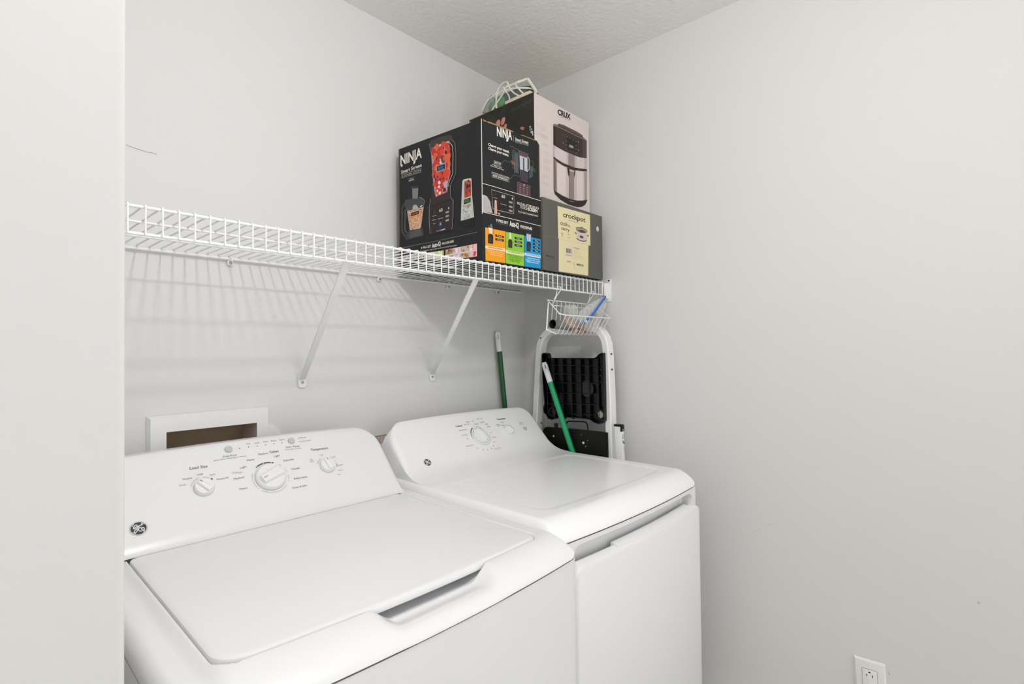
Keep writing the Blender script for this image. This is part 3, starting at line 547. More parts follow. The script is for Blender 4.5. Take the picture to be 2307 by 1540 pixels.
for i in range(22):
    u = 1150 + i * 2.3; v = 245 - (u - 1150) * .46
    F.line([(u, v + random.uniform(0, 4)), (u + .3, v + random.uniform(5, 9))], .0006, ink(130, 132, 112), 2)
scatter([(1175, 285), (1183, 289), (1183, 296), (1172, 291)], [ink(196, 134, 104), ink(150, 90, 70)], 8, .003, .005, 2)
w.obj('side_print', bx3, 0, label='dark printed side with small marks')

# ================================================================== CLEAR BAG ON TOP, WITH DARK AND GREEN THINGS
FILM = mat('clear_film', (226, 232, 226), .18, alpha=.13); PIPE = mat('white_piping', (232, 232, 222), .5)
def blob(w, c, s, m, seed=0, squash=None, sub=4, amp=.12, fr_=3.):
    from mathutils import noise
    bm = bmesh.new(); bmesh.ops.create_icosphere(bm, subdivisions=sub, radius=1)
    for v in bm.verts:
        k = 1 + amp * noise.noise(v.co * fr_ + Vector((seed, 0, seed)))
        v.co = Vector([max(-.82, min(.82, v.co[i] * k)) * s[i] + c[i] for i in range(3)])
    w.addbm(bm, m)
bag = thing('storage_bag', 'clear plastic storage bag with white piping lying on top of the cartons', 'bag', (-.3, -.22, AZ1))
w = MB(); blob(w, (-.318, -.225, AZ1 + .028), (.060, .115, .034), FILM, 3)
# slack left corner of the bag
p = [at(a, b, 'x', -.361) for a, b in ((1086, 254), (1092, 236), (1100, 222), (1108, 214), (1117, 232), (1110, 250))]
w.add(p + [q + Vector((.05, .01, -.004)) for q in p], [[0, 1, 2, 3, 4, 5], [11, 10, 9, 8, 7, 6]] + [[i, (i + 1) % 6, 6 + (i + 1) % 6, 6 + i] for i in range(6)], mat('green_tint_film', (150, 176, 156), .25, alpha=.45))
w.obj('film', bag)
def strap(px, y, r=.0034, name='piping'):
    w = MB(); yy = y if isinstance(y, (list, tuple)) else [y] * len(px)
    pts = [at(a[0], a[1], 'y', b) for a, b in zip(px, yy)]
    pts = [at(a[0], a[1], 'x', -.362) if p.x < -.362 else p for a, p in zip(px, pts)]
    if name == 'piping' and px[0][0] < 1140: pts = [at(a[0], a[1], 'x', -.363) for a in px]
    # smooth
    out = []
    for i in range(len(pts) - 1):
        p0 = pts[max(0, i - 1)]; p1 = pts[i]; p2 = pts[i + 1]; p3 = pts[min(len(pts) - 1, i + 2)]
        for j in range(6):
            t = j / 6; out.append(.5 * ((2 * p1) + (p2 - p0) * t + (2 * p0 - 5 * p1 + 4 * p2 - p3) * t * t + (3 * p1 - p0 - 3 * p2 + p3) * t ** 3))
    out.append(pts[-1]); w.tube(out, r, PIPE, 8, flat=.8); w.obj(name, bag)
strap([(1208, 207), (1202, 197), (1194, 186), (1188, 178), (1180, 181), (1168, 185), (1155, 191), (1140, 197)], [-.36, -.34, -.32, -.31, -.3, -.3, -.3, -.3], [.0066] * 18 + [.0045] * 25)
strap([(1205, 202), (1190, 198.5), (1170, 198), (1150, 200), (1142, 203), (1136, 203)], -.325, .003)
strap([(1143, 185), (1147, 195), (1152, 203), (1160, 211), (1172, 217)], [-.30, -.32, -.33, -.345, -.365], .0036)
strap([(1160, 189), (1166, 197), (1174, 206), (1182, 214)], [-.3, -.33, -.35, -.37], .003)
strap([(1135, 196), (1139, 205), (1146, 215), (1149, 226)], [-.30, -.32, -.34, -.36], .003)
strap([(1126, 196), (1122, 203), (1119, 215), (1118, 230), (1119, 249)], [-.27, -.28, -.3, -.31, -.32], .0036)
strap([(1137, 205), (1128, 219), (1116, 237), (1105, 254)], [-.30, -.31, -.32, -.33], .0034)
strap([(1137, 203), (1128, 207), (1120, 212)], [-.3, -.29, -.28], .003); strap([(1086, 250), (1093, 236), (1101, 224), (1115, 214), (1122, 207)], [-.29, -.28, -.26, -.25, -.25], .003)
strap([(1126, 194), (1135, 186), (1143, 185), (1144, 192), (1137, 200)], [-.26, -.26, -.28, -.29, -.3], .003, 'handle')
w = MB(); blob(w, (-.316, -.225, AZ1 + .030), (.047, .125, .036), mat('charcoal_fabric', (62, 62, 64), .85), 8, amp=.1); tag(w.obj('rolled_blanket'), 'charcoal grey rolled blanket inside the clear storage bag on top', 'blanket')
w = MB(); gp = at(1127, 231, 'x', -.342); blob(w, (gp.x, gp.y, AZ1 + .026), (.019, .046, .035), mat('green_fabric', (58, 150, 78), .6), 5, amp=.1, sub=3); tag(w.obj('green_pouch'), 'bright green pouch at the left end inside the clear storage bag', 'pouch')
w = MB(); w.box((-.366, -.350, AZ1 + .001), (-.335, at(1139, 228, 'x', -.36).y, AZ1 + .016), mat('cream_card', (222, 214, 186), .7), .004); tag(w.obj('cream_packet'), 'cream coloured packet under the charcoal blanket inside the clear bag', 'packet')

# ================================================================== HANGING WIRE BASKET AND WHAT IS IN IT
bk = thing('wire_basket', 'small white wire basket hanging from the shelf lip beside the right wall', 'basket', (-.2, -.43, 1.38))
RB = Vector((-.330, -.388, 1.491)); RB2 = Vector((-.045, -.388, 1.491)); RF = Vector((-.366, -.470, 1.435)); RF2 = Vector((-.048, -.470, 1.435))
w = MB(); w.tube([RB + Vector((.012, 0, .0)), RB2 - Vector((.006, 0, 0)), RB2 + Vector((.004, -.010, -.004)), RF2 + Vector((.0, .02, .01)), RF2 + Vector((-.006, .004, .002)), RF2 + Vector((-.02, 0, 0)), RF + Vector((.034, 0, 0)), RF + Vector((.022, .001, .0005)), RF + Vector((.013, .004, .002)), RF + Vector((.006, .009, .004)), RB + Vector((-.012, -.014, -.006)), RB + Vector((-.006, -.003, 0))], .0019, WIRE, 8, closed=True); w.obj('rim', bk)
w = MB(); n_ = 12
for i in range(n_):
    k = i / (n_ - 1); xb = RB.x + .004 + (RB2.x - RB.x - .01) * k; xf = RF.x + .03 + (RF2.x - RF.x - .055) * k
    w.tube([(xf, -.470, 1.435), (xf, -.436, 1.377), (xf + .002, -.430, 1.373), (xb, -.385, 1.385), (xb, -.380, 1.390), (xb, -.388, 1.491)], .00105, WIRE, 6)
w.tube([(-.330, -.385, 1.386), (-.05, -.385, 1.386)], .0016, WIRE, 6)
w.tube([RB + Vector((-.010, -.012, -.006)), (-.352, -.400, 1.388), (-.330, -.385, 1.386)], .002, WIRE, 6)
w.tube([(-.349, -.402, 1.388), (-.343, -.433, 1.374)], .002, WIRE, 6)
w.tube([(-.305, -.386, 1.475), (-.05, -.386, 1.475)], .0016, WIRE, 6)
w.obj('wire_cage', bk)
for hx in (-.306, -.104):
    w = MB(); w.tube([(hx + .004, -.386, 1.475), (hx + .002, -.398, 1.488), (hx + .001, YF + .0105, 1.505), (hx + .001, YF - .002, 1.519), (hx + .001, YF - .0075, 1.525), (hx + .001, YF - .0072, 1.5315), (hx, YF - .003, 1.5355), (hx, YF + .003, 1.5355), (hx - .001, YF + .007, 1.531), (hx - .002, YF + .0075, 1.522), (hx - .004, YF + .0078, 1.510), (hx - .008, YF + .0095, 1.499), (hx - .013, YF + .012, 1.492)], .0018, WIRE, 8); w.obj('hook', bk)
GREY = mat('grey_rubber', (120, 120, 115), .6)
w = MB(); a = Vector((-.326, -.405, 1.4085)); b = Vector((-.15, -.402, 1.400)); w.tube([a, b], .0155, GREY, 20, cap=False); w.tube([a, b], .0125, mat('tube_inside', (22, 22, 20), .8), 20, cap=False)
w.add([b + Vector((0, .0155 * math.cos(2 * PI * j / 20), .0155 * math.sin(2 * PI * j / 20))) for j in range(20)], [list(range(20))], GREY)
tag(w.obj('grey_tube', None, 50), 'dark grey hollow tube lying at the bottom of the hanging wire basket', 'tube')
w = MB(); pm = [mat('dusty_tan', (180, 154, 142), .8), mat('dusty_mauve', (164, 140, 132), .8), mat('pale_tan', (196, 176, 162), .8), mat('brown_tan', (150, 114, 94), .8)]
lumps = [(1280, 728), (1290, 728), (1310, 730), (1302, 735), (1312, 741), (1324, 730), (1336, 728), (1290, 737), (1275, 722), (1283, 715), (1292, 722), (1300, 728), (1286, 732), (1296, 738), (1308, 738), (1316, 744), (1306, 747), (1320, 735), (1326, 726), (1332, 716), (1340, 708), (1329, 742), (1296, 744), (1284, 724)]
bz = thing('zip_bag', 'clear plastic bag with blue zip closure and pinkish tan contents leaning in the wire basket', 'bag', (-.12, -.42, 1.40))
for i, q in enumerate(lumps):
    c_ = at(q[0], q[1], 'y', -.415); blob(w, c_, (.0125, .009, .0105), pm[i % 4], i, sub=3, amp=.7, fr_=2.2)
tag(w.obj('tan_pieces'), 'pinkish tan lumps bunched together inside the clear zip bag in the basket', 'pieces', None, 'stuff')
w = MB()
def sheet(px, y0, y1, m, cx=None):
    n = len(px); A = [at(a, b, 'y', y0) for a, b in px]; B = [at(a, b, 'y', y1) for a, b in px]
    ca = sum(A, Vector()) / n + Vector((0, -.010, 0)); cb = sum(B, Vector()) / n + Vector((0, .008, 0))
    w.add(A + B + [ca, cb], [[i, (i + 1) % n, 2 * n] for i in range(n)] + [[n + (i + 1) % n, n + i, 2 * n + 1] for i in range(n)] + [[i, (i + 1) % n, n + (i + 1) % n, n + i] for i in range(n)], m)
FILM2 = mat('clear_bag_film', (236, 238, 234), .10, alpha=.30, bump=(70, .8, .01))
sheet([(1363, 670), (1350, 672), (1336, 680), (1320, 690), (1306, 702), (1302, 715), (1306, 725), (1313, 728), (1330, 712), (1350, 690)], -.452, -.425, FILM2)
sheet([(1363, 672), (1314, 728), (1318, 745), (1340, 748), (1352, 728), (1358, 712), (1362, 700), (1366, 690)], -.450, -.42, FILM2)
w.obj('film', bz, 25)
w = MB(); w.tube([at(1364, 668, 'y', -.454), at(1352, 684, 'y', -.456), at(1338, 704, 'y', -.458), at(1324, 719, 'y', -.457), at(1314, 728.5, 'y', -.455)], .0050, mat('blue_zip', (24, 92, 190), .35), 8, flat=.7)
w.tube([at(1362, 668, 'y', -.457), at(1350, 684, 'y', -.459), at(1336, 704, 'y', -.461), at(1322, 719, 'y', -.4605)], .0020, mat('blue_zip_light', (76, 140, 214), .35), 6); zz = w.obj('zipper', bz, label='blue zip closure')
w = MB(); q = at(1320, 724, 'y', -.459); w.bar(q + Vector((-.004, 0, -.003)), q + Vector((.004, 0, .004)), .009, .006, mat('pale_slider', (196, 222, 238), .4), (.7, 0, -.7), .001); w.obj('slider', zz, label='pale plastic slider')
w = MB(); c_ = at(1287, 702, 'y', -.42)
blob(w, (c_.x, -.418, c_.z - .002), (.030, .024, .032), FILM2, 12, amp=.25, fr_=5)
blob(w, (c_.x + .02, -.42, c_.z - .035), (.045, .022, .026), FILM2, 17, amp=.25, fr_=5)
tag(w.obj('plastic_wrap', None, 20), 'crumpled clear plastic wrap bulging above the basket rim left of the blue zip', 'wrap')

# ================================================================== GREEN POLES
def pole(label, top, low, rg, rp, col, gl):
    t = thing('broom_handle', label, 'broom handle', tuple(low))
    top, low = Vector(top), Vector(low); d = (low - top).normalized(); w = MB()
    g = top + d * gl
    w.tube([g - d * .01, low], rp, mat('pole_green_%d' % col[1], col, .4), 14); w.obj('pole', t)
    w = MB(); s_ = Vector((d.y, -d.x, 0)); s_ = (RT - d * RT.dot(d)).normalized()
    w.tube([top + d * .030, top + d * .045, g], [rg * .95, rg, rg * .98], PLASTW, 14)
    w.tube([top + d * .034 - s_ * rg * .55, top + d * .014 - s_ * rg * .55, top + d * .006 - s_ * rg * .3, top + d * .006 + s_ * rg * .3, top + d * .014 + s_ * rg * .55, top + d * .034 + s_ * rg * .55], rg * .47, PLASTW, 8); w.obj('grip', t)
a = at(1121, 746, 'y', -.022); b = at(1137, 914, 'y', -.030); d_ = (b - a) / (b - a).length
pole('dark green broom handle with white grip leaning on the back wall behind the dryer', a, a + d_ * ((a.z - .02) / -d_.z), .0115, .0105, (10, 84, 44), .082)
a = at(1225, 815, 'x', -.1165); b = at(1290, 1018, 'x', -.1165); d_ = (b - a) / (b - a).length
pole('bright green broom handle with white grip slanting in front of the folded step ladder', a, a + d_ * ((a.z - .02) / -d_.z), .0114, .0108, (8, 158, 100), .085)

# ================================================================== STEP LADDER
ld = thing('step_ladder', 'folded white step ladder with black plastic steps standing between dryer and right wall', 'step ladder', (-.085, -.33, 0))
LX = -.068
w = MB()
def lp(px, x=LX): return [at(a, b, 'x', x) for a, b in px]
R0 = at(1379, 905, 'x', LX); L0 = at(1213, 905, 'x', LX)
arch = lp([(1210.5, 950), (1214, 880), (1218, 800), (1219, 788), (1221, 774), (1226, 761), (1234.5, 750.5), (1246, 743.5), (1262, 739.5), (1290, 737.5), (1320, 737), (1336, 738.5), (1347, 742.5), (1357, 750), (1364, 761), (1368, 775), (1369.5, 790), (1373, 850), (1375, 900), (1376.5, 973), (1378, 1027)])
dl = (arch[0] - arch[1]).normalized(); dr = (arch[-1] - arch[-2]).normalized()
full = [arch[0] + dl * (arch[0].z - .012) / -dl.z] + arch + [arch[-1] + dr * (arch[-1].z - .012) / -dr.z]
# rail with a rectangular section: wide in the plane (y), thin across (x)
def rail(pts, wd, th, m):
    secs = []
    for i, p in enumerate(pts):
        a = pts[max(0, i - 1)]; b = pts[min(len(pts) - 1, i + 1)]; t = (b - a).normalized(); s_ = t.cross(Vector((1, 0, 0))).normalized(); c = th / 2; k = wd / 2; e = .004
        secs.append([p + s_ * u + Vector((v, 0, 0)) for u, v in ((-k + e, -c), (k - e, -c), (k, -c + e), (k, c - e), (k - e, c), (-k + e, c), (-k, c - e), (-k, -c + e))])
    w.loft(secs, m, True, True)
rail(full, .027, .040, ENAMEL); w.obj('frame', ld)
for px in ((1377.5, 797), (1379, 832), (1219.5, 952.5), (1218, 761)):
    w = MB(); q = at(px[0], px[1], 'x', LX - .0205); w.lathe([(0, 0), (.0042, 0), (.003, .0025), (0, .003)], mat('rivet_steel', (120, 120, 118), .35, .7), Matrix.Translation(q) @ Matrix.Rotation(-PI / 2, 4, 'Y'), 12); w.obj('rivet', ld)
SX = -.094
w = MB()
F = Face((SX, 0, 1), (0, -1, 0), (0, 0, 1), w, 0)
def slab(px, x0, x1, m):
    P_ = lp(px, SX); w.prism([Vector((x0, p.y, p.z)) for p in P_], (x1 - x0, 0, 0), m)
outl = [(1223.5, 799), (1225, 795.5), (1230, 794), (1236, 796), (1238.5, 805.5), (1341, 806), (1347, 803.5), (1352, 798), (1358, 794), (1362, 795), (1363, 830), (1365, 947), (1360, 953), (1351, 954.5), (1341, 951), (1333, 944.5), (1320, 942.5), (1268, 938.5), (1256, 942), (1247, 945), (1238, 942), (1233, 933), (1228, 928), (1227.5, 918), (1230, 908), (1226, 860)]
slab(outl, SX + .012, SX + .009, BLACKP)
P_ = lp(outl, SX); w.loft([[Vector((SX + .012, p.y, p.z)), Vector((SX - .010, p.y, p.z))] for p in P_ + [P_[0]]], BLACKP, False)
cen = sum(P_, Vector()) / len(P_); inn = [cen + (p - cen) * .975 for p in P_]
w.loft([[Vector((SX - .010, p.y, p.z)), Vector((SX - .010, q.y, q.z)), Vector((SX + .010, q.y, q.z))] for p, q in zip(P_ + [P_[0]], inn + [inn[0]])], BLACKP, False)
for v in (822.5, 842, 862, 885, 909, 932):
    A_ = at(1232, v - 1, 'x', SX); B_ = at(1352, v + 2, 'x', SX); w.bar(Vector((SX + .002, A_.y, A_.z)), Vector((SX + .002, B_.y, B_.z)), .015, .0022, BLACKP, (1, 0, 0))
for u in (1233, 1250, 1269, 1288, 1309, 1328, 1348.5):
    A_ = at(u, 806, 'x', SX); B_ = at(u + 3.5, 943, 'x', SX); w.bar(Vector((SX + .002, A_.y, A_.z)), Vector((SX + .002, B_.y, B_.z)), .015, .0022, BLACKP, (1, 0, 0))
st = w.obj('upper_step', ld)
for c0, r_ in (((1353, 933), .0185), ((1246, 927), .018)):
    w = MB(); q = at(c0[0], c0[1], 'x', SX - .008); T = Matrix.Translation(q) @ Matrix.Rotation(-PI / 2, 4, 'Y')
    w.lathe([(r_ * .78, -.012), (r_, -.012), (r_, .006), (r_ * .78, .006), (r_ * .78, -.012)], BLACKP, T, 24)
    w.lathe([(0, -.004), (r_ * .76, -.004), (r_ * .76, -.003), (0, -.003)], ink(176, 178, 166) if c0[0] > 1300 else BLACKP, T, 24)
    w.obj('leg_socket', st)
w = MB(); q = at(1323, 875, 'x', SX + .002); w.lathe([(0, 0), (.030, 0), (.030, .003), (.026, .004), (0, .004)], mat('black_plastic_gloss', (14, 14, 15), .22), Matrix.Translation(q) @ Matrix.Rotation(-PI / 2, 4, 'Y'), 30)
w.obj('step_hub', st)
# side channel of the upper step on the right
w = MB(); A_ = at(1355, 800, 'x', SX - .006); B_ = at(1359, 915, 'x', SX - .006); w.bar(A_, B_, .007, .006, BLACKP, (0, 1, 0), .001)
for v in (815, 832, 846, 860): q = at(1354, v, 'x', SX - .011); w.box(q - Vector((.002, .005, .0022)), q + Vector((.002, .005, .0022)), mat('black_plastic_gloss', (24, 24, 25)), .001)
w.obj('latch', ld)
w = MB(); w.tube(lp([(1275, 968), (1275.5, 955), (1277, 950.5), (1281, 948.5), (1314, 949.5), (1320, 951), (1323, 956), (1325, 970)], SX - .004), .0026, BLACKP, 8); w.obj('handle', ld)
w = MB(); fe = ld
slab([(1224.5, 985), (1225, 970), (1227, 964), (1231, 961.5), (1290, 966), (1368, 974), (1370, 1060), (1370, 1120), (1226, 1110)], SX + .010, SX - .004, mat('black_rubber', (16, 15, 12), .6, spec=.3))
for i in range(12):
    v0 = 972 + i * 7; A_ = at(1230, v0 - 3, 'x', SX); B_ = at(1367, v0 + 8, 'x', SX); w.bar(Vector((SX - .0045, A_.y, A_.z)), Vector((SX - .0045, B_.y, B_.z)), .003, .0026, mat('black_rubber', (26, 25, 22)), (0, 0, 1))
for px, r_ in (((1247.4, 981.8), .0038), ((1314.4, 997), .0052), ((1324, 991.5), .0016), ((1320, 1005), .0018), ((1309.5, 979), .0012)):
    q = at(px[0], px[1], 'x', SX - .0065); w.lathe([(0, 0), (r_, 0), (r_, .001), (0, .001)], ink(214, 212, 206), Matrix.Translation(q) @ Matrix.Rotation(-PI / 2, 4, 'Y'), 12)
w.obj('lower_step', ld)
w = MB(); A_ = at(1252.5, 953, 'x', SX - .002); B_ = at(1253, 964, 'x', SX - .002); w.tube([A_, B_], [.008, .0072], BLACKP, 12); w.obj('knob', ld)
# rear legs with black end caps
for px0, px1, side in ((1383.5, 1399.5, 1), (1197, 1204, -1)):
    xx = -.092 if side > 0 else -.046
    A_ = at(px0, 960, 'x', xx); B_ = at(px1, 960, 'x', xx); ya, yb = (A_.y, B_.y)
    if side < 0: yb = ya - .03
    zt_ = (A_.z + B_.z) / 2 - (0 if side > 0 else .0)
    dyz = .0016 / .03 * 0
    w = MB()
    P0 = Vector((xx + .009, (ya + yb) / 2, zt_)); P1 = P0 + Vector((.0, -.012 if side > 0 else .008, -.35)); w.bar(P0, P1, abs(ya - yb), .018, ENAMEL, (0, 1, 0), .002)
    lg = w.obj('rear_leg', ld)
    w = MB(); w.box((xx - .0015, min(ya, yb) - .001, zt_ - .001), (xx + .020, max(ya, yb) + .001, zt_ + .007), BLACKP, .002)
    w.box((xx - .0015, min(ya, yb) - .002, zt_ - .018), (xx + .020, min(ya, yb) + .004, zt_ + .003), BLACKP, .002); w.obj('end_cap', lg)
    if side > 0:
        w = MB(); w.recalc = False; F = Face((0, min(ya, yb) - .0026, 0), (1, 0, 0), (0, 0, 1), w, .0003); B0 = F
        sl = lambda u, v: (u + (v - 975) * .055, v)
        F.ring(sl(1403.5, 981.5), .0052, .0012, ink(50, 50, 50), 2); F.line([sl(1400.5, 986.5), sl(1406, 987)], .001, ink(50, 50, 50), 2); F.ell(sl(1403.5, 968), .003, .003, ink(190, 190, 188), 3)
        F.text('Type', sl(1400.5, 997), sl(1406.5, 999), 5, ink(70, 70, 70), 2, .02)
        for i in range(11): F.line([sl(1402, 1006 + i * 2.5), sl(1406.5, 1007 + i * 2.5)], .0007, ink(130, 130, 126), 2)
        for i in range(3): F.line([sl(1401, 991 + i * 2), sl(1406, 993 + i * 2)], .0006, ink(90, 90, 88), 2)
        w.obj('warning_label', lg, 0, label='printed warning sticker')

# ================================================================== WASHER AND DRYER
def place(xr, yr, th):
    c_, s_ = math.cos(th), math.sin(th)
    return Matrix(((c_, -s_, 0, xr), (s_, c_, 0, yr), (0, 0, 1, 0), (0, 0, 0, 1)))
WT = place(-.841, -.867, math.radians(-1.2)); DT = place(-.141, -.821, math.radians(-1.2))
WD = .716; DP = .72
def bow(x, b): return -b * (1 - (2 * (x + WD / 2) / WD) ** 2)
def qc(t): t = max(0., min(1., t)); return math.sqrt(max(0., 1 - (1 - t) ** 2))
def qm(t): t = max(0., min(1., t)); return .45 * qc(t) + .55 * (1 - (1 - t) ** 2)
def sm(t): t = max(0., min(1., t)); return t * t * (3 - 2 * t)
def sdrr(x, y, x0, x1, y0, y1, r):                   # signed distance to a rounded rectangle, negative inside
    cx_, cy_ = (x0 + x1) / 2, (y0 + y1) / 2; dx = abs(x - cx_) - ((x1 - x0) / 2 - r); dy = abs(y - cy_) - ((y1 - y0) / 2 - r)
    return math.hypot(max(dx, 0), max(dy, 0)) + min(max(dx, dy), 0) - r
def deck(T, zfun, b, ys, nx=170, y1=None, m=None):
    w = MB(); w.recalc = False; vs = []; nxs = nx + 1
    for y in ys:
        for i in range(nxs):
            k = i / nx; x = -WD * .5 * (1 - math.cos(PI * (1 - (k * .86 + .07)))) ; x = -WD * (1 - k)
            # ease the grid towards both sides
            kk = .5 - .5 * math.cos(PI * k); kk = .35 * kk + .65 * k; x = -WD * (1 - kk)
            yy = y; r = .028
            # rounded front corners in plan
            for sx in (0, -WD):
                dx = abs(x - sx)
                if dx < r and y < r:
                    v = Vector((r - dx, r - y))
                    if v.length > r: v = v * (r / v.length); x = sx - (r - v.x) if sx == 0 else sx + (r - v.x); yy = r - v.y; break
            z = zfun(x, yy)
            vs.append((x, yy + bow(x, b) * (1 - sm(y / .45)), z))
    ny = len(ys); fs = [[j * nxs + i, j * nxs + i + 1, (j + 1) * nxs + i + 1, (j + 1) * nxs + i] for j in range(ny - 1) for i in range(nx)]
    w.add(vs, fs, m or ENAMEL, T); return w
def ygrid(y1, step=.0042):
    ys = [0, .0004, .0012, .0025, .0045, .007, .010, .013]; y = .017
    while y < y1: ys.append(y); y += step
    ys.append(y1); return ys
def console(T, y0, z0, slope, ztop, yback, arch, rl, rr_, mat_, fillet=True, rin=0, lin_=0, el=.016):
    """control console: sloping front face, rounded top corners, swept ends"""
    w = MB(); w.recalc = False; secs = []; N = 96
    xs_ = []
    for i in range(N + 1):
        k = i / N; kk = .5 - .5 * math.cos(PI * k); xs_.append(-WD + lin_ + (WD - rin - lin_) * (.55 * kk + .45 * k))
    for x in xs_:
        dl_ = x + WD - lin_; dr_ = -x - rin; zt = ztop + arch * (1 - (2 * (x + WD / 2) / WD) ** 2)
        cut = 0
        if dl_ < rl: cut = rl * (1 - qc(dl_ / rl)) * .95
        if dr_ < rr_: cut = rr_ * (1 - qc(dr_ / rr_)) * .95
        zt -= cut
        e = el if dl_ < dr_ else .016; ds = min(dl_, dr_); off = e * (1 - qc(ds / e)) if ds < e else 0
        sec = []
        if fillet:
            for i_, q in enumerate(((-.095, 0.0), (-.075, .0006), (-.055, .0028), (-.038, .0072), (-.022, .014), (-.008, .0230), (.004, .033))): sec.append((y0 + q[0] + off * sm(i_ / 15), z0 + q[1]))
            ys_, zs_ = y0 + .004, z0 + .033
        else:
            sec.append((y0 + .004, z0 - .03)); sec.append((y0, z0 - .004)); sec.append((y0 + .0005, z0)); ys_, zs_ = y0 + .0005, z0
        rb = .014; zt2 = max(zs_ + .004, zt)
        zend = max(zs_ + .002, zt2 - rb * .75)
        for j in range(1, 9):
            k = j / 8; z = zs_ + (zend - zs_) * k; sec.append((ys_ + (z - zs_) / slope + off * (sm((6 + 9 * k) / 15) if fillet else k ** .5), z))
        yl, zl = sec[-1]
        for j in range(1, 7):
            a = j / 6 * (PI / 2); sec.append((yl + rb * (.69 * math.sin(a) + .5 * (1 - math.cos(a))), zl + (zt2 - zl) * math.sin(a)))
        yl, zl = sec[-1]; sec.append((max(yback - .02, yl + .004), zl)); sec.append((max(yback, yl + .008), zl - .012)); sec.append((max(yback, yl + .008), z0 - .03))
        secs.append([(x, y, z) for y, z in sec])
    w.loft(secs, mat_, True, False, T); return w
ZS, ZT = .900, .936

# ---------------------------------------------------------------- washer
wa = thing('washing_machine', 'white top loading washing machine with three dials, left of the dryer', 'washing machine', (WT @ Vector((-.34, .36, 0))))
LX0, LX1, LY0, LY1, LR = -.657, -.050, .072, .561, .030
def bw(x): return bow(x, .020)
def wz(x, y):
    yf = y
    tf = yf / .078; ts = min(-x, x + WD) / .020
    z = ZS + .0355 * qm(tf) * qc(ts)
    # left flank of the top drops a little towards the cabinet side
    z -= .010 * sm((-.650 - x) / .03) * qc(ts)
    # pocket below the lid
    sd = sdrr(x, y, LX0 - .003, LX1 + .003, LY0 - .004, LY1 + .03, LR)
    pocket = sm((-sd) / .006)
    z = z * (1 - pocket) + (.918) * pocket
    # finger scoop in front of the lid
    k = sm(1 - (abs(x + .335) - .080) / .045); s2 = math.exp(-((y - .062) / .034) ** 2) if y < .062 else 1
    z -= .024 * k * s2 * (1 - .45 * pocket)
    return z
w = deck(WT, wz, .020, ygrid(.72, .0028), 270); w.obj('top_panel', wa, 60)
# lid
w = MB(); w.recalc = False
def rrpts(x0, x1, y0, y1, rs, n=10):
    P_ = []; cs = [(x1 - rs[1], y0 + rs[1], -PI / 2, rs[1]), (x1 - rs[2], y1 - rs[2], 0, rs[2]), (x0 + rs[3], y1 - rs[3], PI / 2, rs[3]), (x0 + rs[0], y0 + rs[0], PI, rs[0])]
    for k_, (a, b, t, r) in enumerate(cs):
        for i in range(n + 1): P_.append((a + r * math.cos(t + PI / 2 * i / n), b + r * math.sin(t + PI / 2 * i / n)))
        nx_ = cs[(k_ + 1) % 4]; q = (nx_[0] + nx_[3] * math.cos(nx_[2]), nx_[1] + nx_[3] * math.sin(nx_[2])); p0 = P_[-1]
        for i in range(1, 20): P_.append((p0[0] + (q[0] - p0[0]) * i / 20, p0[1] + (q[1] - p0[1]) * i / 20))
    return P_
rings = []
for ins, z in ((.006, .922), (.001, .9235), (0, .926), (.0, .932), (.0012, .9348), (.004, .9364), (.009, .9370)):
    rings.append([(x, y + bow(x, .020) * (1 - sm(y / .45)), z) for x, y in rrpts(LX0 + ins, LX1 - ins, LY0 + ins, LY1 - ins, (.038, .026, .016, .014))])
w.loft(rings, ENAMEL, True, True, WT); w.obj('lid', wa)
for q in ((303.5, 1288.5), (314.5, 1300.5)):
    b_ = at(q[0], q[1], 'z', .926); w = MB(); w.box((b_.x - .003, b_.y - .004, .916), (b_.x + .004, b_.y + .004, .928), BLACKP, .0008); w.obj('bumper', wa)
# console
w = console(WT, .565, .936, 1.09, 1.098, .775, .008, .062, .060, ENAMEL, False, .034); w.obj('console', wa, 50)
w = MB(); w.box((-WD + .006, .30, .90), (-.006, .775, .915), GAP, 0, WT); w.box((-WD + .010, .562, .905), (-.040, .575, .934), GAP, 0, WT); w.obj('gap_strip', wa)
# cabinet
def cabinet(T, b, y0, z0, z1, dep, r=.022, inset=.0, m=CABW):
    w = MB(); N = 40; P_ = []
    for i in range(7): a = PI + PI / 2 * i / 6; P_.append((-WD + inset + r + r * math.cos(a), y0 + r + r * math.sin(a)))
    for i in range(1, N): P_.append((-WD + inset + r + (WD - 2 * inset - 2 * r) * i / N, y0))
    for i in range(7): a = -PI / 2 + PI / 2 * i / 6; P_.append((-inset - r + r * math.cos(a), y0 + r + r * math.sin(a)))
    P_ += [(-inset, dep), (-WD + inset, dep)]
    ring = [(x, y + (bow(x, b) if y < .2 else 0)) for x, y in P_]
    w.loft([[(x, y, z) for x, y in ring] for z in (z0, z1)], m, True, True, T); return w
w = cabinet(WT, .020, .002, .02, ZS - .0035, .70); w.obj('cabinet', wa)
w = cabinet(WT, .020, .007, ZS - .006, ZS + .0004, .70, r=.03, m=GAP, inset=.005); w.obj('seam', wa)
for lx_, ly_ in ((-.05, .06), (-.63, .06), (-.05, .64), (-.63, .64)):
    w = MB(); w.lathe([(.02, 0), (.022, .004), (.012, .021)], BLACKP, WT @ Matrix.Translation((lx_, ly_, 0)), 12); w.obj('foot', wa)

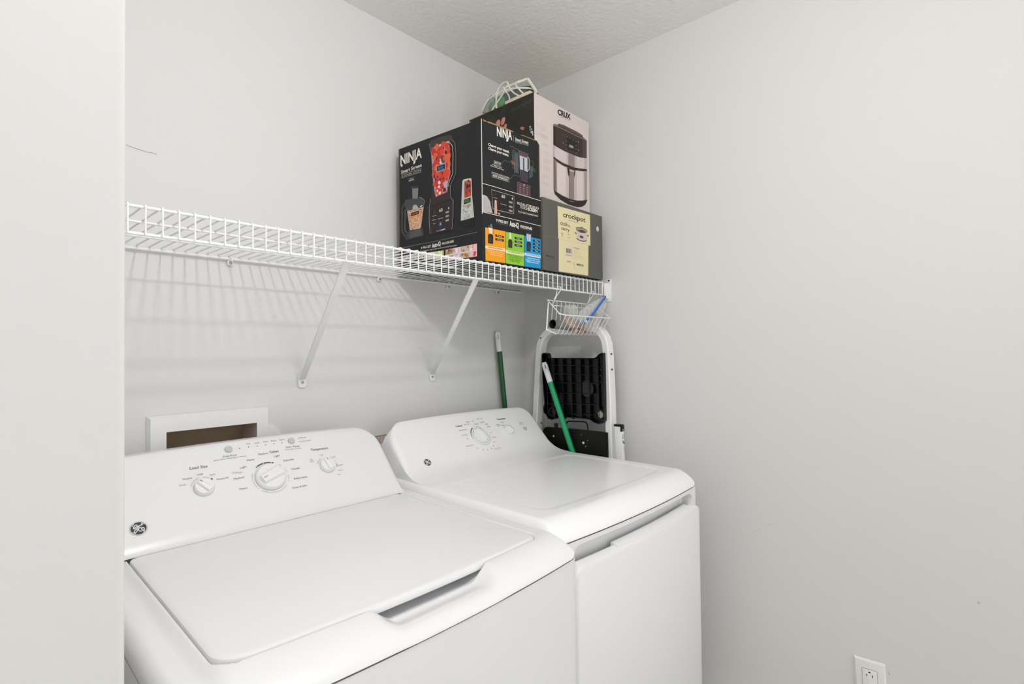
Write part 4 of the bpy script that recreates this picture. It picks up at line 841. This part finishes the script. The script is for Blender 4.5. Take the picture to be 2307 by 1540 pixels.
def knobT(F, px, lift=0):
    a, b = F.loc(px); O = F.O + F.U * a + F.V * b + F.N * lift
    return Matrix(((F.U.x, F.V.x, F.N.x, O.x), (F.U.y, F.V.y, F.N.y, O.y), (F.U.z, F.V.z, F.N.z, O.z), (0, 0, 0, 1)))
def dial(F, px, R_, ang, parent, h=.018):
    T = knobT(F, px); w = MB()
    w.lathe([(R_ * 1.0, .0005), (R_ * 1.02, .003), (R_ * .97, .008), (R_ * .90, .011), (0, .0125)], PLASTW, T, 40)
    k = w.obj('dial', parent)
    w = MB(); G = T @ Matrix.Rotation(ang, 4, 'Z'); secs = []
    n = 16; L = R_ * .86
    for i in range(n + 1):
        t = -1 + 2 * i / n; y = t * L; hw = R_ * .30 * (1 - .12 * t) * qc((1 - abs(t)) / .18 + .08); hh = .010 + (h - .010) * qc((1 - abs(t)) / .22)
        secs.append([(-hw * 1.5, y, .008), (-hw, y, hh * .92), (-hw * .6, y, hh), (hw * .6, y, hh), (hw, y, hh * .92), (hw * 1.5, y, .008)])
    w.loft(secs, PLASTW, True, False, G)
    w.obj('grip', k)
    w = MB(); w.box((-.0007, L * .45, h + .0001), (.0007, L * .80, h + .0005), ink(120, 120, 122), 0, G); w.obj('pointer', k)
    return T
def button(F, px, R_, parent):
    w = MB(); w.lathe([(R_ * 1.06, .0002), (R_ * 1.06, .0008), (R_, .001), (R_, .0035), (R_ * .93, .0045), (0, .0046)], mat('button_grey', (196, 196, 196), .35), knobT(F, px), 28); w.obj('button', parent, label='grey round push button')
def emblem(F, px, R_, parent):
    w = MB(); w.recalc = False; G = Face(F.O, F.U, F.V, w, .0003); c = F.loc(px)
    G.elll(c, R_, R_, ink(196, 196, 196), 1.5, 40); G.elll(c, R_ * .93, R_ * .93, ink(232, 232, 232), 2.2, 40); G.elll(c, R_ * .86, R_ * .86, ink(66, 66, 70), 3, 40)
    LT = ink(222, 222, 224)
    for q in range(4):
        a = PI / 4 + q * PI / 2
        G.linel([(c[0] + R_ * rr * math.cos(a + da), c[1] + R_ * rr * math.sin(a + da)) for rr, da in ((.88, -.25), (.78, -.12), (.72, .08), (.78, .26))], R_ * .09, LT, 4)
    def cur(pts, wd=.10):
        out = []; P_ = [Vector(p) for p in pts]
        for i in range(len(P_) - 1):
            p0 = P_[max(0, i - 1)]; p1 = P_[i]; p2 = P_[i + 1]; p3 = P_[min(len(P_) - 1, i + 2)]
            for j in range(5):
                t = j / 5; out.append(.5 * ((2 * p1) + (p2 - p0) * t + (2 * p0 - 5 * p1 + 4 * p2 - p3) * t * t + (3 * p1 - p0 - 3 * p2 + p3) * t ** 3))
        out.append(P_[-1]); G.linel([(c[0] + p.x * R_, c[1] + p.y * R_) for p in out], R_ * wd, LT, 4)
    cur([(-.55, .02), (-.42, .12), (-.18, .30), (-.10, .46), (-.22, .52), (-.42, .38), (-.50, .14), (-.38, .0), (-.16, .10), (-.02, .34), (-.06, .0), (-.20, -.34), (-.40, -.52), (-.50, -.38), (-.34, -.16), (-.04, -.02)], .11)
    cur([(.30, .50), (.44, .46), (.36, .34), (.18, .36), (.06, .24), (.12, .10), (.28, .08), (.10, .02), (-.02, -.16), (.04, -.38), (.26, -.46), (.50, -.36), (.58, -.16), (.46, -.02), (.30, -.08), (.30, -.24), (.42, -.24)], .11)
    w.obj('emblem', parent, 0, label='round dark emblem with light script monogram')
# washer face
sl_ = math.atan(1.09); U_ = WT.to_3x3() @ Vector((1, 0, 0)); V_ = WT.to_3x3() @ Vector((0, math.cos(sl_), math.sin(sl_)))
w = MB(); w.recalc = False
FC = Face(WT @ Vector((-.34, .5655, .936)), U_, V_, w, .0004); F = FC
T1, T2, T3 = ink(112, 112, 116), ink(150, 150, 152), ink(196, 196, 197)
def tx(t, a, b, h, m=T1, bold=.0): F.text(t, a, b, h, m, 1.5, bold)
tx('Load Size', (428, 1057.7), (468, 1052.3), 6.2, T1, .01); tx('Large', (444.3, 1070.6), (457.6, 1068.4), 4); tx('Super', (472.5, 1071.2), (485.6, 1068.9), 4, T2); tx('Medium', (412, 1081.6), (432.8, 1077.9), 4); tx('Small', (404.2, 1095.5), (418.8, 1093), 4, T2); tx('Precise Fill', (489.2, 1081.6), (514.7, 1077.2), 4)
tx('Deep Rinse', (502.5, 1030.6), (534, 1025.7), 4.3); tx('Select when adding fabric softener', (481.3, 1038.5), (556, 1027.6), 3, T2)
for i, (a, b, t) in enumerate(((559.8, 1006.7, 'Fill'), (579.4, 1004.5, 'Soak'), (598.3, 1001.9, 'Wash'), (617.2, 999.4, 'Rinse'), (635.2, 997, 'Spin'))):
    F.ell((a, b), .0013, .0013, ink(88, 88, 90), 2, 10); wd_ = (3.5, 5.2, 5.6, 6, 5)[i]; tx(t, (a - wd_, b - 5.2 + wd_ * .13), (a + wd_, b - 5.6 - wd_ * .13), 3.6, T2)
F.line([(525, 1010.5), (538, 1009.8)], .0004, T3); F.ell((539.8, 1009.8), .0014, .0014, ink(88, 88, 90), 2, 10)
tx('Start / Pause', (644.9, 1009.2), (674.6, 1006), 4.2); tx('Press & Hold 3 sec. to Stop', (643, 1014.2), (678.3, 1010), 2.8, T2)
F.ell((673.4, 987), .0012, .0012, ink(88, 88, 90), 2, 10); F.ell((675.5, 994.8), .0012, .0012, ink(88, 88, 90), 2, 10); tx('Pause', (677.7, 987.6), (689.8, 986), 3.4, T2); tx('Lid Locked', (679.5, 995.6), (700.5, 992.6), 3.4, T2)
tx('Colors', (608, 1020.7), (628, 1018), 5.4, T1, .02); tx('Medium', (582.6, 1025.2), (603.9, 1022), 4.2); tx('Light', (617.8, 1030), (630.6, 1027), 4.2); tx('Heavy', (556.6, 1038.5), (573.5, 1036), 4.2)
tx('Light', (541.4, 1056), (556, 1051.8), 4.2); tx('Whites', (522, 1068), (546.2, 1065), 5, T3, .02); tx('Medium', (526.8, 1081), (550.5, 1076), 4.4); tx('Heavy', (540.2, 1103.3), (557.8, 1100.3), 4.4)
tx('Delicates', (639, 1039.7), (662.1, 1035.4), 4.3); tx('Casuals', (656.4, 1058.4), (675.8, 1055.4), 4.3); tx('Bulky Items', (663, 1080), (692.2, 1075.3), 4.3); tx('Drain & Spin', (659.5, 1100.9), (691.6, 1094.4), 4.3)
tx('Temperature', (701.3, 1015.8), (739.6, 1011), 5.4, T1, .01); tx('Cool', (720.5, 1026.9), (728.5, 1025.6), 3.6, T2); tx('Cold', (746.8, 1031.7), (755.5, 1030.2), 3.6, T2); tx('Tap', (698, 1036.8), (704.5, 1035.8), 3, T2); tx('Cold', (698.5, 1041), (707, 1039.7), 3, T2); tx('Colors', (761.4, 1049.9), (773, 1047.5), 3.6, T2); tx('Warm', (762.6, 1061.4), (773, 1059.2), 3.6, T2); tx('Hot', (761.4, 1070.5), (768, 1069.2), 3.6, T2)
# rings of ink round the dials
cM = F.loc((610, 1074.5)); RM = .0345
F.ring(cM, RM * 1.20, .0036, ink(98, 98, 102), 1.3, math.radians(128), math.radians(66), 24, True)
for a0, a1 in ((150, 218), (226, 318), (332, 358), (8, 24), (40, 48)): F.ring(cM, RM * 1.20, .0022, ink(204, 204, 205), 1.3, math.radians(a0), math.radians(a1), 20, True)
for a in (124, 100, 74, 152, 184, 210, 20, 0, 338): F.elll((cM[0] + RM * 1.20 * math.cos(math.radians(a)), cM[1] + RM * 1.20 * math.sin(math.radians(a))), .0013, .0013, ink(240, 240, 240), 2.2, 10)
cL = F.loc((460, 1097)); cT_ = F.loc((737.5, 1048)); 
F.ring(cL, .0255, .0022, ink(206, 206, 207), 1.3, math.radians(165), math.radians(105), 14, True); F.ring(cL, .0255, .0022, ink(206, 206, 207), 1.3, math.radians(85), math.radians(55), 10, True); F.ring(cL, .0255, .003, ink(92, 92, 96), 1.5, math.radians(48), math.radians(38), 6, True)
F.ring(cT_, .0255, .0022, ink(200, 200, 201), 1.3, math.radians(160), math.radians(115), 12, True); F.ring(cT_, .0255, .0022, ink(200, 200, 201), 1.3, math.radians(58), math.radians(10), 14, True); F.ring(cT_, .0255, .0026, ink(184, 184, 185), 1.3, math.radians(4), math.radians(-20), 8, True)
w.obj('panel_print', wa, 0, label='grey printed lettering on the control console')
dial(FC, (459.5, 1099), .0205, math.radians(38), wa); dial(FC, (609, 1075.5), .0345, math.radians(112), wa, .021); dial(FC, (737.5, 1049), .0205, math.radians(14), wa)
button(FC, (514.5, 1012.5), .0085, wa); button(FC, (656, 993.5), .0083, wa)
emblem(FC, (312, 1190), .0155, wa)

# ---------------------------------------------------------------- dryer
WD = .698
dr_ = thing('clothes_dryer', 'white front loading clothes dryer with slot handle, right of the washing machine', 'dryer', (DT @ Vector((-.34, .36, 0))))
def dz(x, y):
    z = ZS + .0435 * qm(y / .066) * qc(min(-x, x + WD) / .020)
    sd = sdrr(x, y, -.640, -.048, .085, .462, .05)
    return z - .0024 * sm(-sd / .018)
ENAMEL_LIT = mat('white_enamel_lit', (247, 247, 248), .26, coat=.1)  # same white enamel, lightened on the dryer to stand in for missing light
w = deck(DT, dz, .016, ygrid(.70, .0046), 150, m=ENAMEL_LIT); w.obj('top_panel', dr_, 60)
w = console(DT, .578, .9432, 1.09, 1.094, .705, .007, .072, .050, ENAMEL_LIT, True, .012, .021, .024); w.obj('console', dr_, 50)
w = cabinet(DT, .016, .034, .02, ZS - .002, .70, m=CABW, inset=.001); w.obj('cabinet', dr_)
w = cabinet(DT, .016, .006, ZS - .006, ZS + .0004, .70, r=.03, m=GAP, inset=.005); w.obj('seam', dr_)
# front fascia with the long hand slot
w = MB(); w.recalc = False
def colx(x0, x1, n): return [x0 + (x1 - x0) * i / n for i in range(n + 1)]
def slotz(x):
    e = min(x - (-.645), (-.043) - x); return .884 - .016 * (1 - qc(e / .03))
for x0, x1, zb in ((-.645, -.043, None), (-WD + .001, -.645, .80), (-.043, -.001, .80)):
    secs = []
    for x in colx(x0, x1, 40 if zb is None else 8):
        y = .001 + bow(x, .016); e = min(-x, x + WD); y += .018 * (1 - qc(e / .018)) if e < .018 else 0
        zz_ = slotz(x) if zb is None else zb
        secs.append([(x, y + .034, ZS - .0035), (x, y, ZS - .0035), (x, y, zz_ + .002), (x, y + .003, zz_), (x, y + .034, zz_)])
    w.loft(secs, CABW, True, True, DT)
w.obj('fascia', dr_)
# door
w = MB(); w.recalc = False; secs = []
DX0, DX1 = -.648, -.002
def doortop(x):
    e = min(x - DX0, DX1 - x); r = .030; return .842 - r * (1 - qc(e / r)) if e < r else .842
for x in colx(DX0, DX1, 110):
    yf = -.010 + bow(x, .018); e = min(x - DX0, DX1 - x); k = qc(e / .012); y = yf + .010 * (1 - k); zt = doortop(x)
    lip = sm((x + .63) / .02) * sm((-.04 - x) / .02)
    zb = .045
    secs.append([(x, y + .030, zb), (x, y + .002, zb), (x, y, zb + .003), (x, y, zt - .006), (x, y + .002, zt - .002), (x, y + .006, zt), (x, y + .022, zt + .003), (x, y + .024, zt + .002 + .000 * lip), (x, y + .030, zt)])
w.loft(secs, CABW, True, True, DT); door = w.obj('door', dr_)
w = MB(); w.recalc = False; secs = []
for x in colx(-.478, -.062, 50):
    yf = -.010 + bow(x, .018); secs.append([(x, yf + .008, .838), (x, yf + .009, .8430), (x, yf + .012, .8448), (x, yf + .032, .8500), (x, yf + .034, .8485), (x, yf + .034, .838)])
w.loft(secs, CABW, True, True, DT); w.obj('handle', door)
for lx_, ly_ in ((-.05, .06), (-.63, .06), (-.05, .64), (-.63, .64)):
    w = MB(); w.lathe([(.02, 0), (.022, .004), (.012, .021)], BLACKP, DT @ Matrix.Translation((lx_, ly_, 0)), 12); w.obj('foot', dr_)
w = MB(); w.recalc = False
U_ = DT.to_3x3() @ Vector((1, 0, 0)); V_ = DT.to_3x3() @ Vector((0, math.cos(sl_), math.sin(sl_)))
FD = Face(DT @ Vector((-.34, .582, .9762)), U_, V_, w, .0004); F = FD
def z9(x, y): return (1000 + x / 9.61, 920 + y / 9.61)
tx('Cottons', z9(262, 405), z9(398, 385), 3.4, T1, .03)
for t, a, b in (('More Dry', (440, 362), (560, 345)), ('Optimum Dry', (330, 490), (495, 462)), ('Less Dry', (395, 592), (510, 575)), ('Wrinkle Care', (482, 832), (650, 795)), ('Delicates', (785, 315), (885, 298)), ('Casuals', (890, 355), (960, 345)), ('Jeans', (930, 408), (1015, 395)), ('Less Dry', (660, 345), (755, 345)), ('Sheets', (480, 305), (565, 292)), ('70 min', (1055, 638), (1140, 625))): tx(t, z9(*a), z9(*b), 2.6, T2)
tx('Easy Care', z9(720, 240), z9(842, 225), 3, T3, .02); tx('Timed Dry', z9(1095, 888), z9(1240, 862), 3, T3, .02)
for t, a in (('60', (1095, 738)), ('50', (1080, 822)), ('40', (1033, 878)), ('30', (950, 902)), ('20', (858, 904)), ('10', (740, 872)), ('Off', (640, 288)), ('Off', (1022, 535)), ('0', (520, 668))): tx(t, z9(a[0] - 13, a[1]), z9(a[0] + 13, a[1] - 3), 2.6, T2)
tx('Temperature', z9(1150, 250), z9(1340, 228), 3.2, T1, .03); tx('Low', z9(1235, 308), z9(1300, 300), 2.6, T2); tx('Medium', z9(1135, 360), z9(1215, 352), 2.6, T2); tx('Air Fluff', z9(1160, 392), z9(1215, 384), 2.4, T2); tx('High', z9(1250, 378), z9(1300, 370), 2.6, T2)
tx('Start', z9(1640, 328), z9(1705, 318), 3, T1); tx('Press & Hold', z9(1640, 362), z9(1745, 345), 2.2, T3)
cD = F.loc((1083, 981)); RD = .0335
for a0, a1 in ((158, 166), (143, 156), (128, 141), (116, 126), (170, 178), (185, 190)): F.ring(cD, RD * 1.17, .0034, ink(58, 58, 60), 1.4, math.radians(a0), math.radians(a1), 6, True)
F.ring(cD, RD * 1.17, .0016, ink(196, 196, 198), 1.3, math.radians(196), math.radians(372), 40, True); F.ring(cD, RD * 1.17, .002, ink(206, 206, 206), 1.3, math.radians(70), math.radians(92), 8, True)
w.obj('panel_print', dr_, 0, label='grey printed lettering on the control console')
dial(FD, (1083, 981), .0325, math.radians(20), dr_, .020); dial(FD, (1145, 968.5), .0200, math.radians(35), dr_); button(FD, (1182.5, 965.5), .0078, dr_)
emblem(FD, (963.3, 1041.5), .0135, dr_)

# ================================================================== WATER BOX IN THE WALL
ob = thing('outlet_box', 'white framed recessed washing machine water box in the back wall behind the washer', 'outlet box', (-1.246, 0, .96))
w = MB(); w.recalc = False
OX0, OX1, OZ0, OZ1 = -1.392, -1.104, .93, 1.1705
th = .014
o_ = [(OX0, OZ0), (OX1, OZ0), (OX1, OZ1), (OX0, OZ1)]; i_ = [(HX0 + .001, HZ0 + .001), (HX1 - .001, HZ0 + .001), (HX1 - .001, HZ1 - .001), (HX0 + .001, HZ1 - .001)]
for k in range(4):
    k2 = (k + 1) % 4; e = .006
    oi = [(x + (e if x == OX0 else -e), z + (e if z == OZ0 else -e)) for x, z in o_]
    w.add([(o_[k][0], -.001, o_[k][1]), (o_[k2][0], -.001, o_[k2][1]), (oi[k2][0], -th, oi[k2][1]), (oi[k][0], -th, oi[k][1])], [[0, 1, 2, 3]], PLASTW)
    w.add([(oi[k][0], -th, oi[k][1]), (oi[k2][0], -th, oi[k2][1]), (i_[k2][0], -th, i_[k2][1]), (i_[k][0], -th, i_[k][1])], [[0, 1, 2, 3]], PLASTW)
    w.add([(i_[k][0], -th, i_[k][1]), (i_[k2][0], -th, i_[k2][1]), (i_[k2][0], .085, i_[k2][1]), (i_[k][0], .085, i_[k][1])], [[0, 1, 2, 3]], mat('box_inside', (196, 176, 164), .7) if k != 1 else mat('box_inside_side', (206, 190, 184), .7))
w.add([(HX0, .084, HZ0), (HX1, .084, HZ0), (HX1, .084, HZ1), (HX0, .084, HZ1)], [[0, 1, 2, 3]], mat('box_back', (182, 162, 134), .8, var=(9, (164, 146, 120))))
w.obj('frame', ob, 20)
w = MB(); w.tube([(-1.32, .04, HZ0 + .001), (-1.32, .04, HZ0 + .03)], .012, mat('brass', (180, 150, 80), .3, .9), 14); w.obj('valve', ob)
# white rounded cover plate beside it
w = MB(); q = at(607, 1000, 'y', -.010); r_ = .060; cc = Vector((-1.126, -.004, 1.068))
pts = [(max(cc.x + r_ * 1.02 * math.cos(a), -1.126), -.0008, cc.z + r_ * math.sin(a)) for a in [2 * PI * i / 40 for i in range(40)]]
w.prism(pts, (0, -.004, 0), PLASTW); tag(w.obj('round_cover', None, 50), 'flat round white cover on the back wall just right of the water box', 'cover')
# warning sticker seen between the two consoles
w = MB(); w.recalc = False; F = Face((0, -.0006, 0), (1, 0, 0), (0, 0, 1), w, .0004)
F.poly([(832, 984), (878, 976), (878, 1040), (832, 1040)], ink(222, 216, 206), 0.5); F.line([(832, 985), (878, 977)], .0012, ink(70, 66, 62), 1)
for i, (m_, t) in enumerate(((ink(96, 84, 80), 'CAUTION'), (ink(90, 80, 76), 'Do not'), (ink(150, 60, 60), 'HOT'), (ink(160, 56, 56), 'RISK'), (ink(120, 80, 76), 'FIRE'))):
    F.text(t + ' ' + t, (846, 985.5 + i * 3.8), (874, 980.5 + i * 3.8), 2.6, m_, 2, .02)
tag(w.obj('warning_sticker', None, 0), 'small red and black printed warning sticker on the back wall between the two consoles', 'sticker')

# ================================================================== SOCKET ON THE RIGHT WALL
so = thing('wall_outlet', 'white wall socket plate on the right wall at the lower right', 'wall outlet', (0, -1.24, .40))
# local: x along -y of the room, z up, y = out of the wall is -x
T = Matrix.Translation(at(1958.5, 1484, 'x', 0)) @ Matrix.Rotation(math.radians(-1.8), 4, 'X') @ Matrix(((0, 1, 0, 0), (-1, 0, 0, 0), (0, 0, 1, 0), (0, 0, 0, 1)))
w = MB(); secs = []
for ins, d in ((0, -.0006), (0, -.002), (.0022, -.0050), (.0048, -.0068), (.010, -.0075)): secs.append([(a, d, b) for a, b in ((-.0365 + ins, -ins), (.0365 - ins, -ins), (.0365 - ins, -.117 + ins), (-.0365 + ins, -.117 + ins))])
w.loft(secs, PLASTW, True, True, T); w.obj('plate', so, 20)
w = MB(); w.box((-.0176, -.0082, -.0926), (.0176, -.0070, -.0244), mat('plate_gap', (120, 120, 120), .8), 0, T); w.box((-.0170, -.0100, -.0920), (.0170, -.0072, -.0250), PLASTW, .0008, T); rc = w.obj('receptacle', so)
w = MB()
for a, b, ww, hh in ((-.0065, -.0405, .0017, .0058), (.0065, -.0405, .0018, .0070), (0, -.0315, .0054, .0026)): w.box((a - ww / 2, -.0103, b - hh / 2), (a + ww / 2, -.0100, b + hh / 2), BLACKP, 0, T)
w.obj('slots', rc)
w = MB(); w.box((-.006, -.0104, -.066), (.006, -.0100, -.053), PLASTW, .0001, T); w.lathe([(0, 0), (.0028, 0), (.0024, .0012), (0, .0014)], PLASTW, T @ Matrix.Translation((0, -.0075, -.0130)) @ Matrix.Rotation(PI / 2, 4, 'X'), 12); w.obj('screw', so)

# white vent elbow low in the gap right of the dryer
w = MB(); w.tube([(-.066, -.715, .185), (-.066, -.77, .187), (-.066, -.785, .187)], [.050, .050, .044], mat('vent_white', (232, 232, 230), .45), 24); tag(w.obj('vent_duct'), 'rounded white vent duct end low down between the dryer and the right wall', 'duct')
